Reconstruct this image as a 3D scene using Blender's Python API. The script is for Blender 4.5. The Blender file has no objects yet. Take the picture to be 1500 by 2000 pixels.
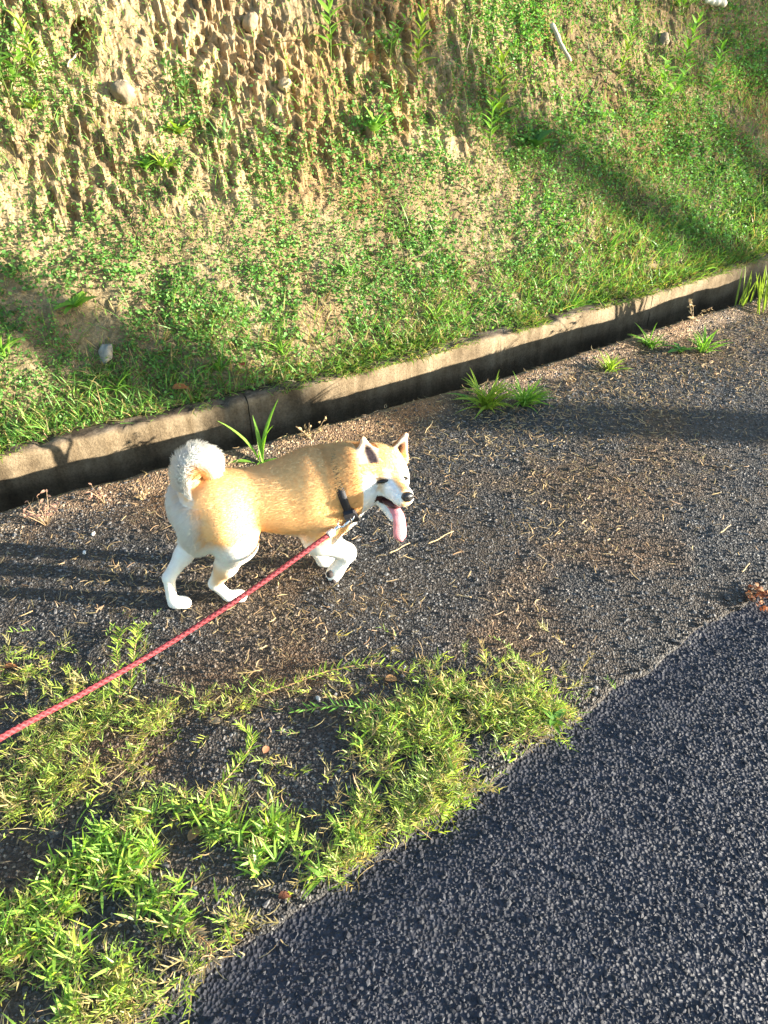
import bpy, math, random
import numpy as np

rng = np.random.default_rng(7)
random.seed(7)
D2R = math.radians

# ------------------------------------------------------------------ camera
TH = D2R(38.0)
CAM = np.array([0.0, 0.0, 1.45])
cam_d = bpy.data.cameras.new('camera')
cam_d.sensor_fit = 'HORIZONTAL'
cam_d.sensor_width = 26.0
cam_d.lens = 26.0
cam_d.clip_start = 0.02
cam_d.clip_end = 2000
cam = bpy.data.objects.new('camera', cam_d)
cam.location = CAM
cam.rotation_euler = (math.pi / 2 - TH, 0, 0)
bpy.context.scene.collection.objects.link(cam)
scene = bpy.context.scene
scene.camera = cam

# ------------------------------------------------------------------ sky, sun, exposure
SUN_EL = D2R(8.6)
SUN = np.array([1.0, -0.095, 0.0]); SUN /= np.linalg.norm(SUN)
world = bpy.data.worlds.new('World')
scene.world = world
world.use_nodes = True
nt = world.node_tree
bg = nt.nodes['Background']
sky = nt.nodes.new('ShaderNodeTexSky')
sky.sky_type = 'NISHITA'
sky.sun_disc = False
sky.sun_elevation = SUN_EL
sky.sun_rotation = math.atan2(SUN[0], SUN[1])
sky.altitude = 50
sky.air_density = 1.0
sky.dust_density = 0.6
sky.ozone_density = 1.5
nt.links.new(sky.outputs[0], bg.inputs[0])
bg.inputs[1].default_value = 0.11
sun_d = bpy.data.lights.new('sun', 'SUN')
sun_d.energy = 5.0
sun_d.angle = D2R(0.55)
sun_d.color = (1.0, 0.92, 0.78)
sun_o = bpy.data.objects.new('sun', sun_d)
sd = np.array([SUN[0] * math.cos(SUN_EL), SUN[1] * math.cos(SUN_EL), math.sin(SUN_EL)])
from mathutils import Vector, Matrix, Quaternion
sun_o.rotation_euler = Vector(sd).to_track_quat('Z', 'Y').to_euler()
sun_o.location = (20, -1, 6)
scene.collection.objects.link(sun_o)
scene.view_settings.view_transform = 'Standard'
scene.view_settings.look = 'None'
scene.view_settings.gamma = 1.0
scene.view_settings.exposure = 2.45
scene.cycles.max_bounces = 6
scene.cycles.diffuse_bounces = 3
scene.cycles.glossy_bounces = 2
scene.cycles.transmission_bounces = 3
scene.cycles.transparent_max_bounces = 4
scene.cycles.use_denoising = True

COL = scene.collection

# ------------------------------------------------------------------ helpers
def link(o, parent=None):
    COL.objects.link(o)
    if parent is not None:
        o.parent = parent
    return o

def tag(o, label=None, cat=None, group=None, kind=None):
    if label: o['label'] = label
    if cat: o['category'] = cat
    if group: o['group'] = group
    if kind: o['kind'] = kind
    return o

def empty(name, loc, rz=0.0):
    o = bpy.data.objects.new(name, None)
    o.location = loc
    o.rotation_euler = (0, 0, rz)
    o.empty_display_size = 0.05
    return link(o)

def mesh_from(name, verts, faces, col=None, smooth=False, mat=None):
    """faces: list of int arrays (n,k)"""
    me = bpy.data.meshes.new(name)
    verts = np.asarray(verts, dtype=np.float32)
    me.vertices.add(len(verts))
    me.vertices.foreach_set('co', verts.ravel())
    faces = [np.asarray(f, dtype=np.int32) for f in faces if len(f)]
    loops = np.concatenate([f.ravel() for f in faces])
    sizes = np.concatenate([np.full(len(f), f.shape[1], dtype=np.int32) for f in faces])
    starts = np.concatenate([[0], np.cumsum(sizes)[:-1]]).astype(np.int32)
    me.loops.add(len(loops))
    me.loops.foreach_set('vertex_index', loops)
    me.polygons.add(len(sizes))
    me.polygons.foreach_set('loop_start', starts)
    me.polygons.foreach_set('use_smooth', np.full(len(sizes), smooth, dtype=bool))
    me.update(calc_edges=True)
    if col is not None:
        a = me.attributes.new('col', 'FLOAT_COLOR', 'POINT')
        c = np.ones((len(verts), 4), dtype=np.float32)
        c[:, :3] = col
        a.data.foreach_set('color', c.ravel())
    if mat: me.materials.append(mat)
    return me

def add_mesh(name, verts, faces, mat, parent=None, col=None, smooth=False):
    o = bpy.data.objects.new(name, mesh_from(name, verts, faces, col, smooth, mat))
    return link(o, parent)

class MB:
    """collects several shapes into one mesh"""
    def __init__(s): s.v = []; s.f = {}; s.c = []; s.n = 0
    def add(s, v, faces, c=(1, 1, 1)):
        v = np.asarray(v, float).reshape(-1, 3)
        for f in faces:
            f = np.asarray(f)
            if len(f): s.f.setdefault(f.shape[1], []).append(f + s.n)
        s.v.append(v); s.n += len(v)
        s.c.append(np.broadcast_to(np.asarray(c, float), (len(v), 3)))
        return s
    def build(s, name, mat, parent=None, smooth=False):
        return add_mesh(name, np.concatenate(s.v), [np.concatenate(x) for x in s.f.values()], mat, parent,
                        np.concatenate(s.c), smooth)

def smooth01(a, b, x):
    t = np.clip((x - a) / (b - a), 0, 1)
    return t * t * (3 - 2 * t)

def hash2(i, j, seed=0):
    i = np.asarray(i).astype(np.int64); j = np.asarray(j).astype(np.int64)
    n = (i * 374761393 + j * 668265263 + seed * 1274126177) & 0xFFFFFFFF
    n = ((n ^ (n >> 13)) * 1274126177) & 0xFFFFFFFF
    n = (n ^ (n >> 16)) & 0xFFFFFFFF
    return n / 4294967295.0

def vnoise(x, y, seed=0):
    x = np.asarray(x, float); y = np.asarray(y, float)
    xi = np.floor(x); yi = np.floor(y)
    fx = x - xi; fy = y - yi
    fx = fx * fx * (3 - 2 * fx); fy = fy * fy * (3 - 2 * fy)
    a = hash2(xi, yi, seed); b = hash2(xi + 1, yi, seed)
    c = hash2(xi, yi + 1, seed); d = hash2(xi + 1, yi + 1, seed)
    return (a * (1 - fx) + b * fx) * (1 - fy) + (c * (1 - fx) + d * fx) * fy

def fbm(x, y, seed=0, octv=4):
    s = 0; amp = 1.0; tot = 0
    for k in range(octv):
        s = s + amp * vnoise(x * 2 ** k, y * 2 ** k, seed + k * 17); tot += amp; amp *= 0.5
    return s / tot

# camera geometry, only for turning measured picture points into places on the ground
FWD = np.array([0, math.cos(TH), -math.sin(TH)]); UPV = np.array([0, math.sin(TH), math.cos(TH)])
def ray(x, y):
    return FWD + np.array([1, 0, 0]) * (x - 750) / 1500 + UPV * (1000 - y) / 1500
def ground_at(x, y, z=0.0):
    d = ray(x, y)
    return CAM + d * ((z - CAM[2]) / d[2])
def project(P):
    r = np.asarray(P) - CAM
    dz = r @ FWD
    return 750 + 1500 * r[..., 0] / dz, 1000 - 1500 * (r @ UPV) / dz

def vis_mask(P, m=60):
    px, py = project(P)
    return (px > -m) & (px < 1500 + m) & (py > -m) & (py < 2000 + m)

# ------------------------------------------------------------------ materials
def new_mat(name):
    m = bpy.data.materials.new(name)
    m.use_nodes = True
    nt = m.node_tree
    for n in list(nt.nodes): nt.nodes.remove(n)
    out = nt.nodes.new('ShaderNodeOutputMaterial')
    return m, nt, out

def N(nt, t, **kw):
    n = nt.nodes.new(t)
    for k, v in kw.items(): setattr(n, k, v)
    return n

def ramp(nt, fac, stops):
    r = N(nt, 'ShaderNodeValToRGB')
    el = r.color_ramp.elements
    while len(el) < len(stops): el.new(0.5)
    for e, (p, c) in zip(el, stops):
        e.position = p; e.color = (*c, 1)
    nt.links.new(fac, r.inputs[0])
    return r.outputs[0]

def noise(nt, vec, scale, detail=4, rough=0.6):
    n = N(nt, 'ShaderNodeTexNoise')
    n.inputs['Scale'].default_value = scale
    n.inputs['Detail'].default_value = detail
    n.inputs['Roughness'].default_value = rough
    nt.links.new(vec, n.inputs['Vector'])
    return n.outputs['Fac']

def mixc(nt, fac, a, b, mode='MIX'):
    m = N(nt, 'ShaderNodeMix', data_type='RGBA', blend_type=mode)
    for s, v in ((0, fac), (6, a), (7, b)):
        if isinstance(v, (int, float)): m.inputs[s].default_value = v
        elif isinstance(v, tuple): m.inputs[s].default_value = (*v, 1)
        else: nt.links.new(v, m.inputs[s])
    return m.outputs[2]

def principled(nt, out, color, rough=0.8, spec=0.3, bump=None, bump_str=0.5, bump_dist=0.01, metal=0.0):
    p = N(nt, 'ShaderNodeBsdfPrincipled')
    if isinstance(color, tuple): p.inputs['Base Color'].default_value = (*color, 1)
    else: nt.links.new(color, p.inputs['Base Color'])
    if isinstance(rough, (int, float)): p.inputs['Roughness'].default_value = rough
    else: nt.links.new(rough, p.inputs['Roughness'])
    p.inputs['Specular IOR Level'].default_value = spec
    p.inputs['Metallic'].default_value = metal
    if bump is not None:
        b = N(nt, 'ShaderNodeBump')
        b.inputs['Strength'].default_value = bump_str
        b.inputs['Distance'].default_value = bump_dist
        nt.links.new(bump, b.inputs['Height'])
        nt.links.new(b.outputs[0], p.inputs['Normal'])
    nt.links.new(p.outputs[0], out.inputs[0])
    return p

def coords(nt):
    return N(nt, 'ShaderNodeTexCoord').outputs['Object']

def attr_col(nt, name='col'):
    a = N(nt, 'ShaderNodeAttribute'); a.attribute_name = name
    return a.outputs['Color']

def mat_soil():
    m, nt, out = new_mat('bank_soil'); v = coords(nt)
    c = ramp(nt, noise(nt, v, 5, 6), [(0.3, (0.23, 0.157, 0.085)), (0.5, (0.335, 0.242, 0.135)), (0.7, (0.42, 0.318, 0.19))])
    fine = ramp(nt, noise(nt, v, 90, 4), [(0.3, (0.62, 0.6, 0.58)), (0.65, (1.1, 1.1, 1.1))])
    c = mixc(nt, 1.0, c, fine, 'MULTIPLY')
    c = mixc(nt, 1.0, c, attr_col(nt), 'MULTIPLY')
    principled(nt, out, c, 0.95, 0.1, noise(nt, v, 160, 5, 0.7), 0.9, 0.006)
    return m

def mat_shoulder():
    m, nt, out = new_mat('old_asphalt'); v = coords(nt)
    vor = N(nt, 'ShaderNodeTexVoronoi'); vor.inputs['Scale'].default_value = 190; nt.links.new(v, vor.inputs['Vector'])
    g = N(nt, 'ShaderNodeSeparateColor'); nt.links.new(vor.outputs['Color'], g.inputs[0])
    c = ramp(nt, g.outputs[0], [(0.0, (0.014, 0.013, 0.013)), (0.6, (0.034, 0.031, 0.029)), (0.93, (0.085, 0.078, 0.07)), (1.0, (0.30, 0.28, 0.25))])
    dirt = ramp(nt, noise(nt, v, 3.2, 5), [(0.42, (0, 0, 0)), (0.62, (1, 1, 1))])
    c = mixc(nt, dirt, c, mixc(nt, 0.55, c, (0.075, 0.050, 0.028)))
    c = mixc(nt, 1.0, c, attr_col(nt), 'MULTIPLY')
    principled(nt, out, c, 0.72, 0.4, vor.outputs['Distance'], 1.0, 0.0035)
    return m

def mat_road():
    m, nt, out = new_mat('new_asphalt'); v = coords(nt)
    vor = N(nt, 'ShaderNodeTexVoronoi'); vor.inputs['Scale'].default_value = 130; nt.links.new(v, vor.inputs['Vector'])
    c = ramp(nt, noise(nt, v, 60, 3), [(0.3, (0.013, 0.0135, 0.019)), (0.7, (0.028, 0.029, 0.041))])
    principled(nt, out, c, 0.62, 0.45, vor.outputs['Distance'], 1.0, 0.004)
    return m

def mat_vc(name, rough=0.8, spec=0.3, bump_scale=None, bs=0.5, bd=0.003, vary=None):
    m, nt, out = new_mat(name); v = coords(nt)
    c = attr_col(nt)
    if vary:
        c = mixc(nt, 1.0, c, ramp(nt, noise(nt, v, vary, 4), [(0.3, (0.7, 0.7, 0.7)), (0.7, (1.15, 1.15, 1.15))]), 'MULTIPLY')
    principled(nt, out, c, rough, spec, noise(nt, v, bump_scale) if bump_scale else None, bs, bd)
    return m

def mat_leaf(name, trans=0.35, rough=0.5, spec=0.35, tint=(1.15, 1.25, 0.6)):
    m, nt, out = new_mat(name); v = coords(nt)
    c = attr_col(nt)
    c = mixc(nt, 1.0, c, ramp(nt, noise(nt, v, 60, 3), [(0.3, (0.75, 0.78, 0.7)), (0.7, (1.2, 1.15, 1.1))]), 'MULTIPLY')
    p = principled(nt, out, c, rough, spec)
    t = N(nt, 'ShaderNodeBsdfTranslucent')
    nt.links.new(mixc(nt, 1.0, c, tint, 'MULTIPLY'), t.inputs[0])
    mx = N(nt, 'ShaderNodeMixShader'); mx.inputs[0].default_value = trans
    nt.links.new(p.outputs[0], mx.inputs[1]); nt.links.new(t.outputs[0], mx.inputs[2])
    nt.links.new(mx.outputs[0], out.inputs[0])
    return m

def mat_concrete():
    m, nt, out = new_mat('weathered_concrete'); v = coords(nt)
    c = ramp(nt, noise(nt, v, 7, 6, 0.65), [(0.3, (0.115, 0.082, 0.047)), (0.5, (0.225, 0.168, 0.102)), (0.72, (0.30, 0.235, 0.15))])
    mp = N(nt, 'ShaderNodeMapping'); mp.inputs['Scale'].default_value = (14, 14, 1.2); nt.links.new(v, mp.inputs[0])
    st = ramp(nt, noise(nt, mp.outputs[0], 2.0, 4), [(0.35, (0.74, 0.72, 0.68)), (0.6, (1, 1, 1))])
    c = mixc(nt, 1.0, c, st, 'MULTIPLY')
    c = mixc(nt, 1.0, c, ramp(nt, noise(nt, v, 120, 3), [(0.3, (0.7, 0.7, 0.7)), (0.6, (1.08, 1.08, 1.08))]), 'MULTIPLY')
    c = mixc(nt, 1.0, c, attr_col(nt), 'MULTIPLY')
    principled(nt, out, c, 0.9, 0.2, noise(nt, v, 130, 5, 0.7), 0.8, 0.004)
    return m

def mat_plain(name, color, rough=0.6, spec=0.4, metal=0.0, bump_scale=None, vary=0.15, scale=40):
    m, nt, out = new_mat(name); v = coords(nt)
    c = ramp(nt, noise(nt, v, scale, 4), [(0.3, tuple(x * (1 - vary) for x in color)), (0.7, tuple(min(1, x * (1 + vary)) for x in color))])
    principled(nt, out, c, rough, spec, noise(nt, v, bump_scale) if bump_scale else None, 0.5, 0.002, metal)
    return m

M_soil = mat_soil(); M_shoulder = mat_shoulder(); M_road = mat_road(); M_conc = mat_concrete()
M_stone = mat_vc('asphalt_aggregate', 0.7, 0.35, 220, 0.5, 0.001, vary=3)
M_oldstone = mat_vc('worn_aggregate', 0.6, 0.45)
M_rock = mat_vc('field_stone', 0.85, 0.25, 60, 0.8, 0.006, vary=30)
M_leaf = mat_leaf('weed_leaf')
M_grass = mat_leaf('grass_blade', 0.4, 0.45, 0.4)
M_straw = mat_leaf('dry_straw', 0.15, 0.7, 0.2, (1.1, 1.0, 0.8))
M_dead = mat_leaf('dead_leaf', 0.2, 0.7, 0.2, (1.2, 0.9, 0.6))
M_wood = mat_vc('bare_wood', 0.85, 0.2, 90, 0.7, 0.004, vary=25)

# ------------------------------------------------------------------ layout curves
def lip_y(X):           # near edge of the ditch
    Xc = np.clip(X, -2.5, 2.5)
    return 2.416 + 0.538 * Xc + 0.029 * Xc ** 2 + (X - Xc) * (0.538 + 0.058 * Xc)
def road_y(X):          # edge between the old shoulder and the new road surface
    return 0.775 + 0.72 * X
NX, NY = -0.48, 0.877   # across the ditch, away from the road
def along(X, t, z):
    X = np.asarray(X, float); t = np.asarray(t, float)
    X, t, z = np.broadcast_arrays(X, t, np.asarray(z, float))
    return np.stack([X + NX * t, lip_y(X) + NY * t, z], -1)

def grid_faces(nx, ny):
    i = np.arange(nx * ny).reshape(nx, ny)
    return np.stack([i[:-1, :-1].ravel(), i[1:, :-1].ravel(), i[1:, 1:].ravel(), i[:-1, 1:].ravel()], 1)

# ------------------------------------------------------------------ terrain sheet to the horizon
g = 600.0
v = np.array([[-g, -g, -0.6], [g, -g, -0.6], [g, g, -0.6], [-g, g, -0.6]])
o = add_mesh('ground', v, [np.array([[0, 1, 2, 3]])], M_soil, col=(0.45, 0.6, 0.35)); tag(o, kind='structure')

# ------------------------------------------------------------------ new road
xs = np.concatenate([np.linspace(-30, -1.6, 30), np.linspace(-1.5, 2.6, 205), np.linspace(2.8, 40, 40)])
ts = np.concatenate([[0], np.linspace(0.02, 1.6, 60), np.linspace(1.8, 4.0, 8)])
XX, TT = np.meshgrid(xs, ts, indexing='ij')
Z = -0.010 + 0.006 * (fbm(XX * 5, TT * 5, 3) - 0.5) - 0.005 * np.exp(-((TT - 0.03) / 0.05) ** 2)
nrx, nry = 0.584, -0.811
P = np.stack([XX + nrx * TT, road_y(XX) + nry * TT, Z], -1)
jag = 0.012 * (fbm(xs * 9, xs * 0, 5) - 0.5) * 2
P[:, 0, 0] -= nrx * 0.05; P[:, 0, 1] -= nry * 0.05
o = add_mesh('road', P.reshape(-1, 3), [grid_faces(len(xs), len(ts))[:, ::-1]], M_road, smooth=True); tag(o, kind='structure')
# far verge beyond the road
ts2 = np.linspace(4.0, 40, 12)
XX, TT = np.meshgrid(xs[::4], ts2, indexing='ij')
P = np.stack([XX + nrx * TT, road_y(XX) + nry * TT, 0.0 + 0.04 * fbm(XX, TT, 8)], -1)
P[:, 0, 2] = -0.03
o = add_mesh('verge', P.reshape(-1, 3), [grid_faces(P.shape[0], P.shape[1])[:, ::-1]], M_soil, col=(0.4, 0.55, 0.3), smooth=True); tag(o, kind='structure')

# ------------------------------------------------------------------ old asphalt shoulder
xs = np.concatenate([np.linspace(-30, -2.2, 30), np.linspace(-2.1, 2.6, 330), np.linspace(2.8, 40, 40)])
us = np.linspace(0, 1, 120)
XX, UU = np.meshgrid(xs, us, indexing='ij')
def shade_berm(x, y):      # raised rim added along the ditch edge to shade the far wall
    return 0.038 * smooth01(0.10, 0.01, lip_y(x) - y) * (.5 + .8 * fbm(x * 6, y * 6, 23))
def shoulder_flat(x, y):
    return 0.010 * (fbm(x * 2.2, y * 2.2, 21) - 0.5) + 0.005 * (fbm(x * 14, y * 14, 22) - 0.5)
def shoulder_z(x, y): return shoulder_flat(x, y) + shade_berm(x, y)
Yr = road_y(XX) + 0.05 * (fbm(XX * 6, XX * 0 + 3, 31) - 0.5) + 0.03 * (fbm(XX * 24, XX * 0 + 3, 32) - 0.5)
Yl = lip_y(XX) + 0.02 * (fbm(XX * 12, XX * 0 + 9, 33) - 0.5) - 0.004
YY = Yr + (Yl - Yr) * UU
Z = shoulder_flat(XX, YY)
Z = Z - 0.006 * smooth01(0.03, 0.0, UU) + shade_berm(XX, YY)
P = np.stack([XX, YY, Z], -1)
# skirts
lo = P[:, :1].copy(); lo[..., 2] = -0.05; lo[..., 1] -= 0.006
hi = P[:, -1:].copy(); hi[..., 2] = -0.05; hi[..., 0] -= 0.004; hi[..., 1] += 0.0
P = np.concatenate([lo, P, hi], 1)
c = np.ones(P.shape[:2] + (3,))
# soil and moss stains with a shape of their own
st = smooth01(0.50, 0.68, fbm(P[..., 0] * 3 + 5, P[..., 1] * 3, 41, 5))
edge = smooth01(0.16, 0.02, 1 - np.clip(np.concatenate([UU[:, :1], UU, UU[:, -1:]], 1), 0, 1) + 0.10 * (fbm(P[..., 0] * 8, P[..., 1] * 8, 42) - 0.5))
c[..., 0] += 0.7 * st + 1.3 * edge; c[..., 1] += 0.32 * st + 0.85 * edge; c[..., 2] -= 0.05 * st - 0.35 * edge
ed2 = smooth01(0.05, 0.0, np.concatenate([UU[:, :1], UU, UU[:, -1:]], 1) + 0.03 * (fbm(P[..., 0] * 20, P[..., 1] * 20, 44) - .5))
c *= (1 - 0.45 * ed2[..., None])
o = add_mesh('shoulder', P.reshape(-1, 3), [grid_faces(P.shape[0], P.shape[1])], M_shoulder, col=c.reshape(-1, 3), smooth=True); tag(o, kind='structure')

# ------------------------------------------------------------------ ditch lined with concrete
ditch = empty('drainage_ditch', (0.0, float(lip_y(0)), 0.0))
tag(ditch, 'open concrete drainage ditch running between the old asphalt and the grassy bank', 'ditch')
DO = np.array(ditch.location)
WID = 0.30
def ditch_panel(name, x0, x1, prof, amp, seed, colf):
    n = max(2, int((x1 - x0) / 0.016)) if -2.6 < (x0 + x1) / 2 < 3.2 else 12
    xs = np.linspace(x0, x1, n)
    prof = np.array(prof)
    XX, K = np.meshgrid(xs, np.arange(len(prof)), indexing='ij')
    T = prof[K, 0]; Zc = prof[K, 1]; fr = prof[K, 2]
    T = T + amp * fr * (fbm(XX * 18, Zc * 18 + T * 30, seed) - 0.5) * 2
    chips = smooth01(0.56, 0.72, fbm(XX * 16 + 3, Zc * 9 + T * 4, seed + 5))
    Zc = Zc + fr * (0.008 * (fbm(XX * 22, T * 40, seed + 9) - 0.5) - 0.016 * chips)
    P = along(XX, T, Zc) - DO
    return add_mesh(name, P.reshape(-1, 3), [grid_faces(len(xs), len(prof))], M_conc, ditch, colf(XX, T, Zc).reshape(-1, 3), True)
def col_far(X, T, Z):
    c = np.ones(X.shape + (3,))
    top = smooth01(WID + 0.004, WID + 0.02, T) * smooth01(-0.03, 0.02, Z)
    c *= (1 - 0.72 * top * smooth01(0.3, 0.6, fbm(X * 20, T * 40, 77)))[..., None]
    c[..., 2] *= 1 + 0.15 * top
    shade_stain = smooth01(-0.07, -0.13, Z + 0.04 * (fbm(X * 5, Z * 0, 78) - .5))  # shade on the lower wall deepened in the colour, with wet algae
    c *= (1 - 0.55 * shade_stain)[..., None]
    run = smooth01(0.6, 0.75, fbm(X * 14, Z * 1.5, 79)) * smooth01(0.03, -0.05, Z)
    c *= (1 - 0.25 * run)[..., None]
    return c
zs = np.linspace(-0.34, 0.012, 26)
far_prof = [(WID - 0.012 + 0.012 * (z + 0.34) / 0.35, z, 1) for z in zs] + [(WID + 0.003, 0.024, 1), (WID + 0.012, 0.031, 1)] + \
    [(WID + 0.012 + 0.01 * k, 0.033, 1) for k in range(1, 7)] + [(WID + 0.075, 0.0, 0), (WID + 0.075, -0.3, 0)]
near_prof = [(-0.05, -0.3, 0), (-0.05, -0.03, 0), (-0.045, -0.016, .3), (-0.01, -0.014, .3), (0.0, -0.02, .4)] + \
    [(0.012 * (-z) / 0.34, z, .5) for z in np.linspace(-0.03, -0.34, 14)]
joints = [-9.0, -6.3, -4.3, -2.3, -0.36, 1.42, 3.3, 5.3, 8.0, 12.0]
for a, b in zip(joints[:-1], joints[1:]):
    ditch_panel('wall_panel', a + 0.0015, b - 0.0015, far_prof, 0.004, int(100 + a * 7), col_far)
    ditch_panel('near_wall_panel', a + 0.006, b - 0.006, near_prof, 0.004, int(200 + a * 7), lambda X, T, Z: np.full(X.shape + (3,), 0.7))
ditch_panel('joint_filler', -9, 12, [(WID + .010, z, 0) for z in (-.34, -.1, 0.0)] + [(WID + .03, .018, 0), (WID + .07, .018, 0)], 0, 5, lambda X, T, Z: np.full(X.shape + (3,), 0.28))
ditch_panel('ditch_bed', -9, 12, [(0.0, -0.33, 0), (0.08, -0.335, .3), (.15, -0.335, .5), (.22, -.33, .3), (WID, -0.33, 0)], 0.0, 6, lambda X, T, Z: np.stack([np.full(X.shape, .45), np.full(X.shape, .40), np.full(X.shape, .32)], -1))

# ------------------------------------------------------------------ the bank
T0 = WID + 0.055
prof_t = np.array([0, .03, .15, .40, .80, 1.15, 1.6, 2.2, 3.2, 6, 40]); prof_z = np.array([.022, .035, .13, .36, .77, 1.22, 1.85, 2.45, 2.75, 3.1, 4.5])
_tt = np.linspace(0, 40, 8001); _zz = np.interp(_tt, prof_t, prof_z)
_k = np.hanning(41); _k /= _k.sum(); _zz[20:-20] = np.convolve(_zz, _k, 'valid')[:len(_zz) - 40]
def erosion_mask(X, t):
    m = smooth01(0.45, 0.75, t + 0.25 * (fbm(X * 2.2, t * 2.2, 51) - 0.5))
    m = m * (0.35 + 0.65 * smooth01(1.35, 0.65, X + 0.3 * (fbm(X * 2, t * 2, 52) - .5)))
    m = m * (0.45 + 0.55 * smooth01(0.36, 0.52, fbm(X * 3.1 + 9, t * 3.1, 53)))
    return m * smooth01(2.6, 1.8, t)
def bank_point(X, t):
    X = np.asarray(X, float); t = np.asarray(t, float)
    z = np.interp(t, _tt, _zz)
    amp = smooth01(0.0, 0.12, t)
    z = z + amp * (0.10 * (fbm(X * 1.3, t * 1.6, 61) - 0.5) + 0.055 * (fbm(X * 6, t * 6, 62) - 0.5) + 0.034 * (fbm(X * 25, t * 25, 63) - 0.5) + 0.010 * (fbm(X * 60, t * 60, 64, 2) - 0.5))
    E = erosion_mask(X, t)
    D = 0
    for cw, L, sd_, a in ((0.024, 0.19, 71, 0.50), (0.012, 0.10, 72, 0.38)):
        xw = X / cw + 0.5 * (fbm(X * 14, z * 6, sd_ + 3) - 0.5) * 2
        ci = np.floor(xw)
        blk = np.floor(z / (L * 2.0) + hash2(ci, ci * 0, sd_ + 5))
        ph = z / (L * (0.9 + 0.2 * hash2(ci, blk * 0 + 3, sd_))) + 0.45 * hash2(ci, ci * 0 + 1, sd_ + 1) + 1.5 * fbm(X * 3.5, z * 3.5, sd_ + 8)
        fr = ph - np.floor(ph)
        fr = np.where(fr > 0.9, (1 - fr) / 0.1 * 0.9, fr)
        edge = np.abs(xw - ci - 0.5) * 2
        D = D + a * L * 0.62 * (fr - 0.45) * (1 - 0.3 * smooth01(0.6, 1.0, edge)) + a * 0.022 * (hash2(ci, blk * 0, sd_ + 2) - 0.5)
    D = D * E
    # hollow high on the left
    P = along(X, T0 + t - D, z)
    return P
bx = np.concatenate([-2.35 - np.geomspace(0.05, 30, 26)[::-1], np.arange(-2.32, 3.45, 0.0068), 3.5 + np.geomspace(0.05, 40, 30)])
bt = np.concatenate([np.arange(0, 1.55, 0.0058), 1.56 + np.geomspace(0.01, 35, 45)])
BX, BT = np.meshgrid(bx, bt, indexing='ij')
BP = bank_point(BX, BT)
pxs, pys = project(BP)
# a dark burrow-like hollow at the top left
hol = np.exp(-(((pxs - 163) / 20) ** 4 + ((pys - 85) / 42) ** 4)) * (BT < 1.6) * (BX < 2.5)
BP[..., 0] += NX * 0.16 * hol; BP[..., 1] += NY * 0.16 * hol
damp = smooth01(0.5, 0.7, fbm(BX * 2.5, BT * 2.5, 55))
bc = np.ones(BX.shape + (3,))
bc *= (1 - 0.25 * damp)[..., None]
rust = smooth01(0.58, 0.72, fbm(BX * 3.3 + 4, BT * 3.3, 56)) * smooth01(-0.4, 0.5, BX)
bc[..., 1] *= 1 - 0.12 * rust; bc[..., 2] *= 1 - 0.28 * rust
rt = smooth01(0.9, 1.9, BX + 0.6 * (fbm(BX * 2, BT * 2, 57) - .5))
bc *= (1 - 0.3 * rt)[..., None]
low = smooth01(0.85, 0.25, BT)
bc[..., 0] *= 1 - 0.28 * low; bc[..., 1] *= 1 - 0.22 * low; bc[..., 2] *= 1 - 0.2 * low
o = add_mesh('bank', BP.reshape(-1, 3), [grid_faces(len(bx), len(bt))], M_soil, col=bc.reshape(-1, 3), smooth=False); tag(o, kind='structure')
_sel = (BX > -1.92) & (BX < 3.25) & (BT < 1.55)
_ip = np.argwhere(_sel)[::3]
_pp = BP[_ip[:, 0], _ip[:, 1]]; _px = pxs[_ip[:, 0], _ip[:, 1]]; _py = pys[_ip[:, 0], _ip[:, 1]]
_dep = (_pp - CAM) @ FWD
def bank_at(x, y):
    d = (_px - x) ** 2 + (_py - y) ** 2
    k = np.argsort(d)[:12]
    k = k[np.argmin(_dep[k])]
    return _pp[k].copy()
_pxt = BT[_ip[:, 0], _ip[:, 1]]; _pxx = BX[_ip[:, 0], _ip[:, 1]]
def bank_param(x, y):
    k = np.argmin((_px - x) ** 2 + (_py - y) ** 2)
    return _pxx[k], _pxt[k]

# ------------------------------------------------------------------ asphalt aggregate
ph_ = (1 + 5 ** .5) / 2
ICO = np.array([[-1, ph_, 0], [1, ph_, 0], [-1, -ph_, 0], [1, -ph_, 0], [0, -1, ph_], [0, 1, ph_], [0, -1, -ph_], [0, 1, -ph_], [ph_, 0, -1], [ph_, 0, 1], [-ph_, 0, -1], [-ph_, 0, 1]]) / math.sqrt(1 + ph_ ** 2)
ICF = np.array([[0, 11, 5], [0, 5, 1], [0, 1, 7], [0, 7, 10], [0, 10, 11], [1, 5, 9], [5, 11, 4], [11, 10, 2], [10, 7, 6], [7, 1, 8], [3, 9, 4], [3, 4, 2], [3, 2, 6], [3, 6, 8], [3, 8, 9], [4, 9, 5], [2, 4, 11], [6, 2, 10], [8, 6, 7], [9, 8, 1]])
def rot_z(v, a):
    c, s = np.cos(a), np.sin(a)
    return np.stack([v[..., 0] * c - v[..., 1] * s, v[..., 0] * s + v[..., 1] * c, v[..., 2]], -1)
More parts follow.
